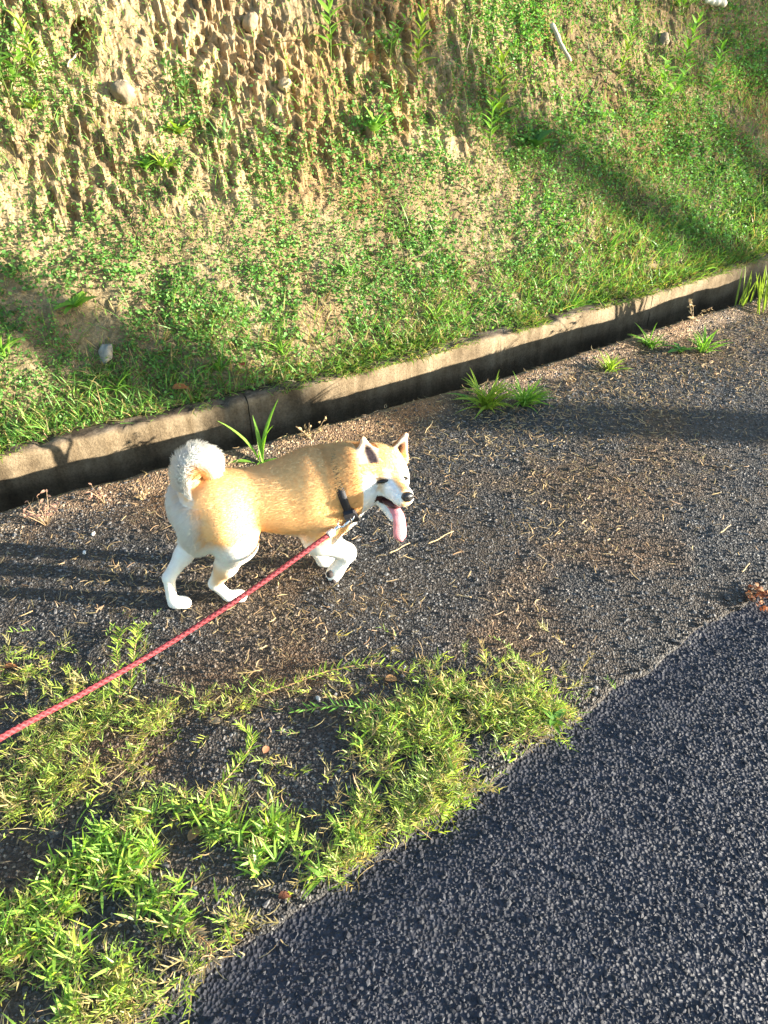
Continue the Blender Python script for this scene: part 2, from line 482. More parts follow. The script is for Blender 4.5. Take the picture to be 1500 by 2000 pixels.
def stones(P, r, col, flat=(0.45, 0.8)):
    n = len(P)
    V = np.broadcast_to(ICO, (n, 12, 3)) * (1 + 0.32 * (rng.random((n, 12, 1)) - 0.5) * 2)
    sc = np.stack([r * rng.uniform(.8, 1.35, n), r * rng.uniform(.65, 1.0, n), r * rng.uniform(*flat, n)], -1)
    V = V * sc[:, None]
    tx = rng.normal(0, .25, n)[:, None]
    V = np.stack([V[..., 0], V[..., 1] * np.cos(tx) - V[..., 2] * np.sin(tx), V[..., 1] * np.sin(tx) + V[..., 2] * np.cos(tx)], -1)
    V = rot_z(V, rng.uniform(0, 6.283, n)[:, None]) + P[:, None]
    F = (ICF[None] + (np.arange(n) * 12)[:, None, None]).reshape(-1, 3)
    return V.reshape(-1, 3), F, np.repeat(col, 12, 0)
def poisson_jitter(x0, x1, y0, y1, s):
    gx, gy = np.meshgrid(np.arange(x0, x1, s), np.arange(y0, y1, s), indexing='ij')
    return gx.ravel() + rng.uniform(-.5, .5, gx.size) * s, gy.ravel() + rng.uniform(-.5, .5, gx.size) * s
# chips of the new road
X, Tq = poisson_jitter(-0.9, 2.3, 0.015, 1.7, 0.0071)
P = np.stack([X + nrx * Tq, road_y(X) + nry * Tq, X * 0], -1)
keep = vis_mask(P, 220)
X, Tq, P = X[keep], Tq[keep], P[keep]
dens = fbm(P[:, 0] * 9, P[:, 1] * 9, 91)
near_edge = np.exp(-Tq / 0.12)
keep = rng.random(len(P)) < np.clip(0.95 - 0.45 * near_edge - 0.5 * smooth01(0.55, 0.75, dens), 0.1, 1)
X, Tq, P = X[keep], Tq[keep], P[keep]
r = np.clip(rng.lognormal(math.log(0.0032), 0.36, len(P)), 0.0019, 0.0078)
P[:, 2] = -0.010 + 0.006 * (fbm(X * 5, Tq * 5, 3) - 0.5) - 0.005 * np.exp(-((Tq - 0.03) / 0.05) ** 2) + r * rng.uniform(-.32, .10, len(P))
gcol = rng.uniform(0.017, 0.036, len(P))[:, None] * np.array([0.96, 1.02, 1.32]) * np.where(rng.random(len(P)) < .02, 1.8, 1)[:, None]
V, F, C = stones(P, r, gcol)
o = add_mesh('asphalt_chippings', V, [F], M_stone, col=C)
tag(o, 'dark grey stone chippings bedded in the new road surface', 'chippings', kind='stuff')
# finer worn chips of the shoulder
X, Yv = poisson_jitter(-1.9, 2.6, 0.3, 3.7, 0.0108)
keep = (Yv > road_y(X) - 0.012) & (Yv < lip_y(X) - 0.015)
P = np.stack([X, Yv, X * 0], -1); keep &= vis_mask(P, 220) & (rng.random(len(P)) < 0.7)
P = P[keep]
r = np.clip(rng.lognormal(math.log(0.0029), 0.40, len(P)), 0.0014, 0.0075)
P[:, 2] = shoulder_z(P[:, 0], P[:, 1]) + r * rng.uniform(-.25, .25, len(P))
br = smooth01(0.46, 0.66, fbm(P[:, 0] * 3 + 5, P[:, 1] * 3, 41, 5))[:, None]
gcol = rng.uniform(0.03, 0.09, len(P))[:, None] * ((1 - br) * np.array([1, .98, .98]) + br * np.array([1.15, .86, .62]))
gcol *= np.where(rng.random(len(P)) < .03, 2.6, 1)[:, None]
V, F, C = stones(P, r, gcol)
o = add_mesh('worn_gravel', V, [F], M_oldstone, col=C)
tag(o, 'small worn stones showing in the old asphalt shoulder', 'gravel', kind='stuff')

# ------------------------------------------------------------------ blades, leaves and litter
def strips(P, az, el, bend, L, W, nseg=3, prof=None, inplane=None):
    """tapered bent ribbons; el start elevation, bend total change of elevation, inplane total change of azimuth"""
    n = len(P)
    prof = np.asarray(prof if prof is not None else np.linspace(1, .55, nseg))
    V = np.zeros((n, 2 * nseg + 1, 3)); p = P.copy()
    tw = rng.normal(0, .35, n)
    for k in range(nseg + 1):
        f = k / nseg
        a = az + (inplane * f if inplane is not None else 0)
        e = el - bend * f
        d = np.stack([np.cos(e) * np.cos(a), np.cos(e) * np.sin(a), np.sin(e)], -1)
        s = np.stack([-np.sin(a), np.cos(a), 0 * a], -1)
        u = np.cross(d, s)
        s = s * np.cos(tw)[:, None] + u * np.sin(tw)[:, None]
        if k < nseg:
            V[:, 2 * k] = p + s * (W * prof[k] * .5)[:, None]; V[:, 2 * k + 1] = p - s * (W * prof[k] * .5)[:, None]
        else: V[:, 2 * k] = p
        p = p + d * (L / nseg)[:, None]
    b = (np.arange(n) * (2 * nseg + 1))[:, None]
    q = [np.stack([2 * k + b[:, 0], 2 * k + 1 + b[:, 0], 2 * k + 3 + b[:, 0], 2 * k + 2 + b[:, 0]], 1) for k in range(nseg - 1)]
    t = np.stack([2 * nseg - 2 + b[:, 0], 2 * nseg - 1 + b[:, 0], 2 * nseg + b[:, 0]], 1)
    return V.reshape(-1, 3), [np.concatenate(q), t] if q else [t], 2 * nseg + 1
def leaflets(P, size, tilt=0.5):
    """small rounded leaf faces, each a folded hexagon-like pair"""
    n = len(P)
    T = np.array([[0, 0, 0], [.45, .42, .06], [.9, .34, .0], [1.05, 0, -.05], [.9, -.34, .0], [.45, -.42, .06]])
    V = np.broadcast_to(T, (n, 6, 3)) * size[:, None, None]
    e = rng.normal(.15, tilt, n)[:, None]
    V = np.stack([V[..., 0] * np.cos(e) - V[..., 2] * np.sin(e), V[..., 1], V[..., 0] * np.sin(e) + V[..., 2] * np.cos(e)], -1)
    ro = rng.normal(0, tilt, n)[:, None]
    V = np.stack([V[..., 0], V[..., 1] * np.cos(ro) - V[..., 2] * np.sin(ro), V[..., 1] * np.sin(ro) + V[..., 2] * np.cos(ro)], -1)
    V = rot_z(V, rng.uniform(0, 6.283, n)[:, None]) + P[:, None]
    F = np.array([[0, 1, 2, 3], [0, 3, 4, 5]])[None] + (np.arange(n) * 6)[:, None, None]
    return V.reshape(-1, 3), F.reshape(-1, 4)
def greens(n, base=(0.115, 0.20, 0.04), var=0.3, yellow=0.3):
    c = np.array(base)[None] * rng.uniform(1 - var, 1 + var, (n, 1))
    y = rng.random(n)[:, None] ** 2 * yellow
    return c * (1 + y * np.array([1.6, .7, .2]))
def straws(n, base=(0.44, 0.33, 0.18), var=0.3):
    return np.array(base)[None] * rng.uniform(1 - var, 1 + var, (n, 1)) * (1 + rng.uniform(-.08, .08, (n, 3)))

# density of growth over the bank
def blob(X, t, x, y, rx, rt):
    a, b = bank_param(x, y)
    return np.exp(-(((X - a) / rx) ** 2 + ((t - b) / rt) ** 2))
LUSH = [(40, 120, .22, .16, 1.0), (940, 60, .22, .12, 1.0), (1040, 30, .2, .1, .8), (1320, 200, .12, .22, 1.0), (1300, 320, .22, .15, .8), (1440, 60, .2, .2, .9), (1420, 420, .4, .3, .8),
        (370, 185, .09, .07, 1.2), (360, 260, .09, .06, .8), (740, 240, .1, .07, .7), (980, 230, .06, .12, .8), (300, 330, .12, .07, .7), (1240, 60, .12, .1, .6), (590, 300, .2, .08, .5), (690, 200, .15, .06, .45), (1060, 280, .12, .06, .8), (930, 400, .22, .16, .55), (880, 470, .2, .1, .5)]
def cover(X, t):
    base = smooth01(0.92, 0.36, t + .35 * (fbm(X * 2.3, t * 2.3, 111) - .5))
    patch = smooth01(0.33, 0.5, fbm(X * 4.2 + 3, t * 5.2, 112, 5)) * smooth01(.24, .48, fbm(X * 17, t * 17, 117))
    right = smooth01(0.3, 1.2, X)
    c = patch * (0.05 + 0.95 * base) * .85 + .30 * right * (.3 + .7 * patch)
    strip = smooth01(0.16, 0.0, t) * .35
    c = c + strip
    for (x, y, rx, rt, w) in LUSH: c = c + w * blob(X, t, x, y, rx, rt) * (.35 + .65 * patch)
    return np.clip(c, 0, 1)
def bank_scatter(n, fn, tmax=1.6, xr=(-2.4, 3.6)):
    X = rng.uniform(*xr, n); t = tmax * rng.random(n)
    k = rng.random(n) < fn(X, t)
    X, t = X[k], t[k]
    P = bank_point(X, t)
    k = vis_mask(P, 300)
    return P[k], X[k], t[k]
# clover-like ground cover
P, X, t = bank_scatter(275000, lambda X, t: cover(X, t) * (.35 + .65 * smooth01(0.05, 0.2, t)))
tip = rng.uniform(.001, .03, len(P)) * (0.25 + 1.3 * smooth01(.35, .7, fbm(X * 9, t * 9, 113)))
P[:, 2] += tip
P += np.array([-NX, -NY, 0]) * (-(rng.uniform(0, .012, len(P))))[:, None] * -1
V, F = leaflets(P, rng.uniform(.007, .016, len(P)) * (.75 + .5 * vnoise(X * 6, t * 6, 115)))
cc = greens(len(P), (0.125, 0.285, 0.075), .45, .35) * (0.72 + .6 * fbm(X * 5, t * 5, 114))[:, None]
o = add_mesh('ground_cover', V, [F], M_leaf, col=np.repeat(cc, 6, 0))
tag(o, 'low small-leaved green ground cover creeping over the bank', 'ground cover', kind='stuff')
# grass on the bank
def gdens(X, t):
    b = smooth01(.40, .0, t + .2 * (fbm(X * 3, t * 3, 121) - .5)) * (.35 + .65 * smooth01(.35, .6, fbm(X * 3, t * 4, 122)))
    r = smooth01(.7, 1.5, X) * .35
    m = .07 + .28 * smooth01(.5, .65, fbm(X * 5, t * 5, 123))
    return np.clip(b + r + m + .8 * blob(X, t, 40, 110, .25, .18), 0, 1)
P, X, t = bank_scatter(115000, gdens)
n = len(P); az = rng.uniform(0, 6.283, n); el = rng.uniform(.35, 1.35, n)
low = smooth01(.5, .0, t)
L = rng.uniform(.02, .055, n) * (1 + .75 * low); W = rng.uniform(.0022, .0048, n) * (1 + .35 * low)
V, F, m = strips(P, az, el, rng.uniform(.2, 1.3, n), L, W, 3, (.8, 1, .7))
dry = rng.random(n) < .32
cc = np.where(dry[:, None], straws(n, (.36, .29, .13)), greens(n, (0.145, 0.31, 0.075), .4, .45))
o = add_mesh('bank_grass', V, F, M_grass, col=np.repeat(cc, m, 0))
tag(o, 'short green grass growing along the foot and face of the bank', 'grass', kind='stuff')
# taller stalks
P, X, t = bank_scatter(9900, lambda X, t: .10 + .5 * smooth01(.5, .66, fbm(X * 4, t * 4, 128)) + .25 * smooth01(.6, 1.4, X))
n = len(P)
V, F, m = strips(P, rng.uniform(0, 6.283, n), rng.uniform(.8, 1.5, n), rng.uniform(.1, 1.2, n), rng.uniform(.05, .13, n), rng.uniform(.0016, .0036, n), 4, (.9, 1, .8, .5))
o = add_mesh('bank_stalks', V, F, M_grass, col=np.repeat(np.where((rng.random(n) < .4)[:, None], straws(n, (.42, .33, .17)), greens(n, (0.18, 0.34, 0.075), .3, .5)), m, 0))
tag(o, 'thin upright grass stalks, green and dry, dotted over the bank', 'grass', kind='stuff')
# blades hanging over the concrete lip
X = rng.uniform(-1.9, 3.2, 14000); t = rng.uniform(-.055, .07, 14000)
k = rng.random(14000) < smooth01(.34, .6, fbm(X * 5, X * 0, 127)); X, t = X[k], t[k]
P = bank_point(X, np.maximum(t, 0)); P[:, 0] += NX * np.minimum(t, 0); P[:, 1] += NY * np.minimum(t, 0); k = vis_mask(P, 60); P = P[k]; n = len(P)
V, F, m = strips(P, rng.normal(-1.07, .9, n), rng.uniform(.3, 1.2, n), rng.uniform(.5, 1.6, n), rng.uniform(.02, .07, n), rng.uniform(.0025, .0052, n), 3, (.8, 1, .7))
o = add_mesh('ditch_edge_grass', V, F, M_grass, col=np.repeat(np.where((rng.random(n) < .3)[:, None], straws(n, (.40, .31, .15)), greens(n, (0.15, 0.28, 0.05), .3, .5)), m, 0))
tag(o, 'green grass leaning over the concrete lip of the ditch', 'grass', kind='stuff')
# dead grass lying on the bank
P, X, t = bank_scatter(137000, lambda X, t: (.25 + .6 * smooth01(.42, .6, fbm(X * 4 + 7, t * 4, 131))) * (1 - .5 * cover(X, t)) * smooth01(1.3, .5, t + .2) + .1)
n = len(P); P[:, 2] += rng.uniform(0, .008, n)
V, F, m = strips(P, rng.uniform(0, 6.283, n), rng.normal(-.15, .5, n), rng.normal(0, .5, n), rng.uniform(.015, .05, n), rng.uniform(.0012, .003, n), 2, (1, .8), rng.normal(0, .9, n))
o = add_mesh('dry_bank_grass', V, F, M_straw, col=np.repeat(straws(n, (.43, .31, .185), .35), m, 0))
tag(o, 'withered straw-coloured grass lying on the bare soil of the bank', 'dry grass', kind='stuff')

# straw litter on the shoulder
def litter(n, dens, L, W, base):
    X = rng.uniform(-1.6, 2.2, n); Yv = rng.uniform(.3, 3.7, n)
    k = (Yv > road_y(X) + .01) & (Yv < lip_y(X) - .01) & (rng.random(n) < dens(X, Yv))
    X, Yv = X[k], Yv[k]
    P = np.stack([X, Yv, shoulder_z(X, Yv) + rng.uniform(.002, .007, len(X))], -1)
    k = vis_mask(P, 250); P = P[k]; n = len(P)
    return P, strips(P, rng.uniform(0, 6.283, n), rng.normal(.05, .12, n), rng.normal(.1, .25, n), rng.uniform(*L, n), rng.uniform(*W, n), 4, (.9, 1, .9, .7), rng.normal(0, 1.1, n))
def ldens(X, Y):
    u = (Y - road_y(X)) / (lip_y(X) - road_y(X))
    return np.clip(.12 + .9 * smooth01(.45, .95, u) * smooth01(-1.3, 1.2, X) + .45 * smooth01(.5, .65, fbm(X * 4, Y * 4, 141)) * smooth01(.2, .5, u), 0, 1) * smooth01(0.0, .35, u)
P, (V, F, m) = litter(60000, ldens, (.008, .040), (.0013, .0030), None)
o = add_mesh('straw_litter', V, F, M_straw, col=np.repeat(straws(len(P), (.37, .265, .15), .45), m, 0))
tag(o, 'short pale straw scattered over the old asphalt', 'litter', kind='stuff')
P, (V, F, m) = litter(26000, lambda X, Y: ldens(X, Y) * smooth01(.6, 1.4, X + .6 * (Y - 2)) , (.006, .02), (.0012, .0028), None)
o = add_mesh('brown_litter', V, F, M_straw, col=np.repeat(straws(len(P), (.22, .13, .06), .5), m, 0))
tag(o, 'fine brown plant litter drifted near the ditch at the right', 'litter', kind='stuff')

# ------------------------------------------------------------------ foreground grass patch
def patch_points(blobs, z=0.0):
    out = []
    for (x, y, rx, ry, n) in blobs:
        n = int(n * .8); gx = rng.normal(0, .5, n) * rx + x; gy = rng.normal(0, .5, n) * ry + y
        out.append(np.stack([gx, gy], 1))
    px = np.concatenate(out)
    d = FWD[None] + np.array([[1, 0, 0]]) * (px[:, :1] - 750) / 1500 + UPV[None] * (1000 - px[:, 1:]) / 1500
    P = CAM + d * ((z - CAM[2]) / d[:, 2])[:, None]
    ov = P[:, 1] - road_y(P[:, 0])
    P = P[ov > rng.normal(.016, .022, len(P))]
    clump = .5 * fbm(P[:, 0] * 22, P[:, 1] * 22, 151) + .5 * fbm(P[:, 0] * 8 + 4, P[:, 1] * 8, 152)
    qx, qy = project(P)
    for (gx_, gy_, rx_, ry_) in ((455, 1440, 105, 50), (430, 1500, 70, 45), (370, 1660, 50, 45), (30, 1680, 60, 60), (620, 1440, 60, 60), (330, 1480, 40, 25)): clump = clump - .45 * np.exp(-((qx - gx_) / rx_) ** 2 - ((qy - gy_) / ry_) ** 2)
    return P[rng.random(len(P)) < smooth01(.43, .58, clump) * .75 + .02]
# creeping runners, each carrying short paired leaves
def runners(P, Lr, wl, ll, colr, col):
    mb = MB()
    n = len(P)
    az = rng.uniform(0, 6.283, n); cur = rng.normal(0, .5, n)
    Vs, Fs, m = strips(P, az, rng.uniform(-.05, .5, n), rng.uniform(-.25, .45, n), Lr, np.full(n, .0019), 4, (1, 1, .9, .8), cur)
    mb.add(Vs, Fs, np.repeat(colr, m, 0))
    Vr = Vs.reshape(n, m, 3)
    for k in range(0, 5):
        c = (Vr[:, 2 * k] + Vr[:, 2 * k + 1]) / 2 if k < 4 else Vr[:, 8]
        for s in (-1, 1):
            q = rng.random(n) < .8
            a = az + cur * k / 4 + s * rng.uniform(.35, 1.0, n)
            Vl, Fl, ml = strips(c[q], a[q], rng.uniform(.1, .9, q.sum()), rng.uniform(-.2, .7, q.sum()), ll[q] * rng.uniform(.6, 1.2, q.sum()), wl[q], 2, (1, .8))
            mb.add(Vl, Fl, np.repeat(col[q] * rng.uniform(.8, 1.2, (q.sum(), 1)), ml, 0))
    return mb
FINE = [(800, 1420, 220, 110, 1500), (930, 1440, 190, 140, 1400), (740, 1500, 170, 130, 900), (890, 1530, 150, 110, 800), (1000, 1370, 90, 60, 350), (1070, 1405, 90, 40, 350), (650, 1580, 100, 110, 350), (760, 1600, 160, 80, 550),
        (130, 1450, 170, 90, 800), (60, 1560, 160, 120, 700), (210, 1540, 170, 110, 700), (250, 1440, 130, 60, 300), (440, 1380, 70, 40, 260), (330, 1410, 110, 40, 160), (50, 1330, 120, 80, 160), (240, 1280, 60, 80, 110), (210, 1350, 80, 50, 100), (500, 1440, 160, 60, 90), (420, 1560, 200, 60, 170),
        (300, 1620, 330, 140, 700), (560, 1640, 240, 140, 700), (250, 1780, 400, 150, 900), (650, 1690, 150, 90, 420), (200, 1900, 300, 130, 900), (60, 1960, 200, 120, 500), (1000, 1480, 120, 70, 260), (900, 1570, 120, 60, 260), (800, 1650, 120, 60, 240), (650, 1740, 140, 60, 260), (520, 1800, 140, 60, 260), (400, 1870, 140, 60, 260), (290, 1950, 140, 60, 260), (-150, 1600, 250, 300, 700), (-150, 1850, 250, 250, 600)]
P = patch_points(FINE); n = len(P)
P[:, 2] = rng.uniform(-.004, .02, n)
yel = rng.random(n)
colr = straws(n, (.40, .30, .14), .3)
cg = greens(n, (.26, .39, .085), .35, .5)
dryq = yel < .30
cg = np.where(dryq[:, None], straws(n, (.46, .37, .17), .3), cg)
mb = runners(P, rng.uniform(.015, .055, n), rng.uniform(.0017, .0030, n), rng.uniform(.012, .026, n), colr, cg)
o = mb.build('creeping_grass', M_grass); tag(o, 'mat of fine yellow-green creeping grass growing over the edge of the old asphalt', 'grass', kind='stuff')
BROAD = [(200, 1680, 200, 110, 240), (330, 1740, 200, 110, 220), (540, 1630, 190, 90, 260), (490, 1690, 160, 80, 160), (600, 1600, 90, 60, 80), (70, 1860, 160, 130, 150), (260, 1840, 220, 100, 150), (50, 1980, 140, 60, 60), (-120, 1800, 200, 200, 120), (860, 1480, 160, 90, 90), (760, 1440, 120, 70, 60)]
P = patch_points(BROAD); n0 = len(P)
idx = np.repeat(np.arange(n0), 4); P = P[idx] + rng.normal(0, .004, (len(idx), 3)) * np.array([1, 1, 0]); n = len(P)
P[:, 2] = rng.uniform(.0, .02, n)
V, F, m = strips(P, rng.uniform(0, 6.283, n), rng.uniform(.25, 1.25, n), rng.uniform(.1, 1.0, n), rng.uniform(.018, .055, n), rng.uniform(.0030, .0064, n), 4, (.7, 1, .95, .6))
o = add_mesh('broad_grass', V, F, M_grass, col=np.repeat(greens(n, (.22, .40, .07), .3, .5), m, 0))
tag(o, 'broad-bladed bright green grass filling the lower left patch', 'grass', kind='stuff')
# thatch under the patch
P = patch_points([(x, y, a, b, int(k * 1.1)) for (x, y, a, b, k) in FINE]); n = len(P)
P[:, 2] = rng.uniform(.001, .012, n)
V, F, m = strips(P, rng.uniform(0, 6.283, n), rng.normal(0.1, .25, n), rng.normal(0, .4, n), rng.uniform(.015, .06, n), rng.uniform(.0009, .0022, n), 3, (1, 1, .8), rng.normal(0, .9, n))
o = add_mesh('thatch', V, F, M_straw, col=np.repeat(straws(n, (.36, .27, .15), .45), m, 0))
tag(o, 'dead grass stems tangled beneath the foreground grass', 'dry grass', kind='stuff')


# ------------------------------------------------------------------ the dog
PH = D2R(14.5)
DOG_O = np.array([-0.3265, 1.5085, 0.0])
DF = np.array([math.cos(PH), math.sin(PH), 0]); DL = np.array([-math.sin(PH), math.cos(PH), 0])
def to_dog(vw):     # direction, world to dog
    return np.array([vw @ DF, vw @ DL, vw[2]])
# head: turned back over its right shoulder towards the walker
_T = -FWD; _R = np.array([1.0, 0, 0])
psi, dlt, rho = D2R(32), D2R(22), D2R(8)
_h = math.cos(dlt) * (math.cos(psi) * _T + math.sin(psi) * _R) - math.sin(dlt) * UPV
_u = math.sin(dlt) * (math.cos(psi) * _T + math.sin(psi) * _R) + math.cos(dlt) * UPV
_l = np.cross(_u, _h)
_u, _l = math.cos(rho) * _u - math.sin(rho) * _l, math.cos(rho) * _l + math.sin(rho) * _u
HM = np.stack([to_dog(_h), to_dog(_l), to_dog(_u)], 1)      # head-local -> dog
HO = np.array([0.3371, -0.0751, 0.3665])
def head(p): return HO + HM @ np.asarray(p, float)
def to_head(P): return (P - HO) @ HM

VOX = 0.0032
lo_ = np.array([-0.31, -0.24, -0.012]); hi_ = np.array([0.47, 0.17, 0.545])
dims = np.ceil((hi_ - lo_) / VOX).astype(int)
S = np.full(dims, 0.2, dtype=np.float32)
def sub(cmin, cmax, pad):
    a = np.clip(np.floor((cmin - pad - lo_) / VOX).astype(int), 0, dims - 1)
    b = np.clip(np.ceil((cmax + pad - lo_) / VOX).astype(int) + 1, 1, dims)
    ax = [lo_[k] + VOX * np.arange(a[k], b[k]) for k in range(3)]
    G = np.stack(np.meshgrid(*ax, indexing='ij'), -1)
    return tuple(slice(a[k], b[k]) for k in range(3)), G
def smin(a, b, k):
    h = np.clip(0.5 + 0.5 * (b - a) / k, 0, 1)
    return b + (a - b) * h - k * h * (1 - h)
def put(sl, d, k, op='u'):
    if op == 'u': S[sl] = smin(S[sl], d.astype(np.float32), k)
    else: S[sl] = -smin(-S[sl], d.astype(np.float32), k)
def cone(p, q, r1, r2, k=0.03, flat=None, op='u'):
    p = np.array(p, float); q = np.array(q, float)
    rm = max(r1, r2)
    sl, G = sub(np.minimum(p, q) - rm, np.maximum(p, q) + rm, k + 0.03)
    d = q - p
    t = np.clip(((G - p) @ d) / (d @ d), 0, 1)
    put(sl, np.linalg.norm(G - p - t[..., None] * d, axis=-1) - (r1 + (r2 - r1) * t), k, op)
def ell(c, r, k=0.03, M=None, op='u'):
    c = np.array(c, float); r = np.array(r, float)
    sl, G = sub(c - r.max(), c + r.max(), k + 0.03)
    q = G - c
    if M is not None: q = q @ M
    k0 = np.linalg.norm(q / r, axis=-1); k1 = np.linalg.norm(q / (r * r), axis=-1)
    put(sl, k0 * (k0 - 1) / np.maximum(k1, 1e-6), k, op)
def tri(a, b, c, th, k):
    a, b, c = (np.array(x, float) for x in (a, b, c))
    sl, G = sub(np.minimum(np.minimum(a, b), c), np.maximum(np.maximum(a, b), c), k + 0.02)
    nrm = np.cross(b - a, c - a); nrm /= np.linalg.norm(nrm)
    pl = (G - a) @ nrm
    ins = np.ones(G.shape[:-1], bool); dmin = np.full(G.shape[:-1], 9.0)
    for p, q in ((a, b), (b, c), (c, a)):
        e = q - p; t = np.clip(((G - p) @ e) / (e @ e), 0, 1)
        dmin = np.minimum(dmin, np.linalg.norm(G - p - t[..., None] * e, axis=-1))
        ins &= ((G - p) @ np.cross(nrm, e)) > 0
    put(sl, np.where(ins, np.abs(pl), dmin) - th, k)

# trunk
ell((.145, 0, .297), (.135, .083, .104), .02)
cone((.12, 0, .306), (-.09, 0, .318), .083, .072, .05)
ell((-.085, 0, .322), (.095, .078, .072), .03)
ell((.175, .045, .290), (.07, .044, .095), .03)
ell((.175, -.045, .290), (.07, .044, .095), .03)
ell((.220, -.008, .275), (.05, .06, .07), .03)
cone((.165, 0, .335), (.250, -.022, .350), .082, .076, .04)
cone((.250, -.022, .350), tuple(head((-.075, 0, -.012))), .072, .062, .04)
# buttocks and breeches
for s, dx in ((-1, 0.0), (1, -.020)):
    ell((-.128 + dx, s * .044, .285), (.050, .040, .080), .03)
# right hind: forward and carrying weight
cone((-.075, -.054, .295), (-.052, -.062, .235), .064, .047, .03)
cone((-.052, -.060, .232), (-.086, -.046, .152), .044, .0275, .03)
cone((-.086, -.046, .152), (-.122, -.028, .083), .0265, .0155, .015)
cone((-.122, -.028, .081), (-.098, -.018, .028), .0150, .0138, .010)
ell((-.076, -.016, .015), (.030, .019, .0155), .012)
# left hind: stretched out behind
cone((-.085, .052, .29), (-.122, .046, .222), .060, .042, .03)
cone((-.122, .046, .222), (-.186, .026, .150), .038, .0230, .03)
cone((-.186, .026, .150), (-.234, .004, .100), .0225, .0150, .015)
cone((-.234, .004, .098), (-.238, -.002, .034), .0150, .0135, .010)
ell((-.222, -.004, .0155), (.029, .019, .0155), .012)
# right fore: lifted, wrist folded
cone((.185, -.054, .265), (.152, -.062, .200), .045, .036, .03)
cone((.152, -.062, .200), (.218, -.058, .142), .034, .0235, .02)
ell((.222, -.058, .137), (.023, .022, .022), .012)
cone((.222, -.058, .134), (.196, -.060, .090), .0205, .0190, .012)
ell((.184, -.061, .073), (.021, .0205, .030), .012, np.array([[.86, 0, .51], [0, 1, 0], [-.51, 0, .86]]))
# left fore: on the ground
cone((.18, .050, .25), (.146, .052, .175), .044, .034, .03)
cone((.146, .052, .175), (.154, .051, .080), .031, .0205, .02)
cone((.154, .051, .080), (.172, .052, .030), .0180, .0155, .012)
ell((.190, .058, .0165), (.031, .020, .0165), .012)
# toes on the three standing feet and the lifted one
for (fx, fy) in ((-.076, -.016), (-.222, -.004), (.190, .058)):
    for j, oy in enumerate((-.013, -.0045, .0045, .013)):
        ell((fx + .021 - .004 * abs(j - 1.5), fy + oy, .010), (.013, .0055, .0095), .004)
# tail, curled up and over the back
TAIL = [((-.126, 0, .350), .025), ((-.138, .001, .384), .025), ((-.139, .002, .412), .0255), ((-.129, .004, .437), .0255), ((-.108, .006, .446), .0255), ((-.091, .008, .434), .024), ((-.086, .010, .414), .019)]
for (p, r1), (q, r2) in zip(TAIL[:-1], TAIL[1:]): cone(p, q, r1, r2, .010)
# head
ell(head((-.062, 0, .010)), (.066, .060, .052), .03, HM)
for s in (-1, 1):
    ell(head((-.058, s * .040, -.030)), (.046, .036, .042), .025, HM)
    ell(head((-.012, s * .022, .010)), (.022, .020, .016), .012, HM)
    # ear: a thin upright triangle, cupped in front
    fb, ob, bb, tp = (head((x_, s * y_, z_)) for (x_, y_, z_) in ((-.046, .014, .044), (-.056, .074, .018), (-.088, .046, .036), (-.050, .060, .089)))
    tri(fb, bb, tp, .0052, .009)
    tri(ob, bb, tp, .0052, .009)
cone(head((-.020, 0, -.016)), head((.058, 0, -.024)), .038, .0230, .016)
ell(head((.056, 0, -.030)), (.022, .0245, .0170), .010, HM)
cone(head((-.040, 0, -.056)), head((.028, 0, -.092)), .027, .0125, .008)
# gap of the open mouth
cone(head((.000, 0, -.052)), head((.075, 0, -.070)), .010, .018, .006, op='s')

def surface_nets(S):
    ins = S < 0
    nx, ny, nz = S.shape
    c = np.zeros((nx - 1, ny - 1, nz - 1), np.int16)
    for i in (0, 1):
        for j in (0, 1):
            for k in (0, 1): c += ins[i:nx - 1 + i, j:ny - 1 + j, k:nz - 1 + k]
    cells = np.argwhere((c > 0) & (c < 8))
    idx = -np.ones(c.shape, np.int64); idx[tuple(cells.T)] = np.arange(len(cells))
    acc = np.zeros((len(cells), 3)); cnt = np.zeros(len(cells))
    offs = [(i, j, k) for i in (0, 1) for j in (0, 1) for k in (0, 1)]
    val = {o: S[cells[:, 0] + o[0], cells[:, 1] + o[1], cells[:, 2] + o[2]] for o in offs}
    for a in offs:
        for ax in range(3):
            if a[ax]: continue
            b = list(a); b[ax] = 1; b = tuple(b)
            va, vb = val[a], val[b]
            m = (va < 0) != (vb < 0)
            t = np.where(m, va / np.where(m, va - vb, 1), 0)
            p = np.tile(np.array(a, float), (len(cells), 1)); p[:, ax] = t
            acc[m] += p[m]; cnt[m] += 1
    V = cells + acc / cnt[:, None]
    Fs = []
    for ax in range(3):
        sl0 = [slice(1, n - 1) for n in S.shape]; sl1 = list(sl0)
        sl0[ax] = slice(0, S.shape[ax] - 1); sl1[ax] = slice(1, S.shape[ax])
        a = ins[tuple(sl0)]; b = ins[tuple(sl1)]
        e = np.argwhere(a != b)
        flip = a[tuple(e.T)]
        off = np.array([1, 1, 1]); off[ax] = 0
        e = e + off
        u, w = [(1, 2), (2, 0), (0, 1)][ax]
        q = []
        for du, dw in ((-1, -1), (0, -1), (0, 0), (-1, 0)):
            g_ = e.copy(); g_[:, u] += du; g_[:, w] += dw
            q.append(idx[tuple(g_.T)])
        q = np.stack(q, 1)
        q[~flip] = q[~flip][:, ::-1]
        Fs.append(q)
    F = np.concatenate(Fs)
    return V, F[(F >= 0).all(1)]
V, F = surface_nets(S)
V = lo_ + VOX * V
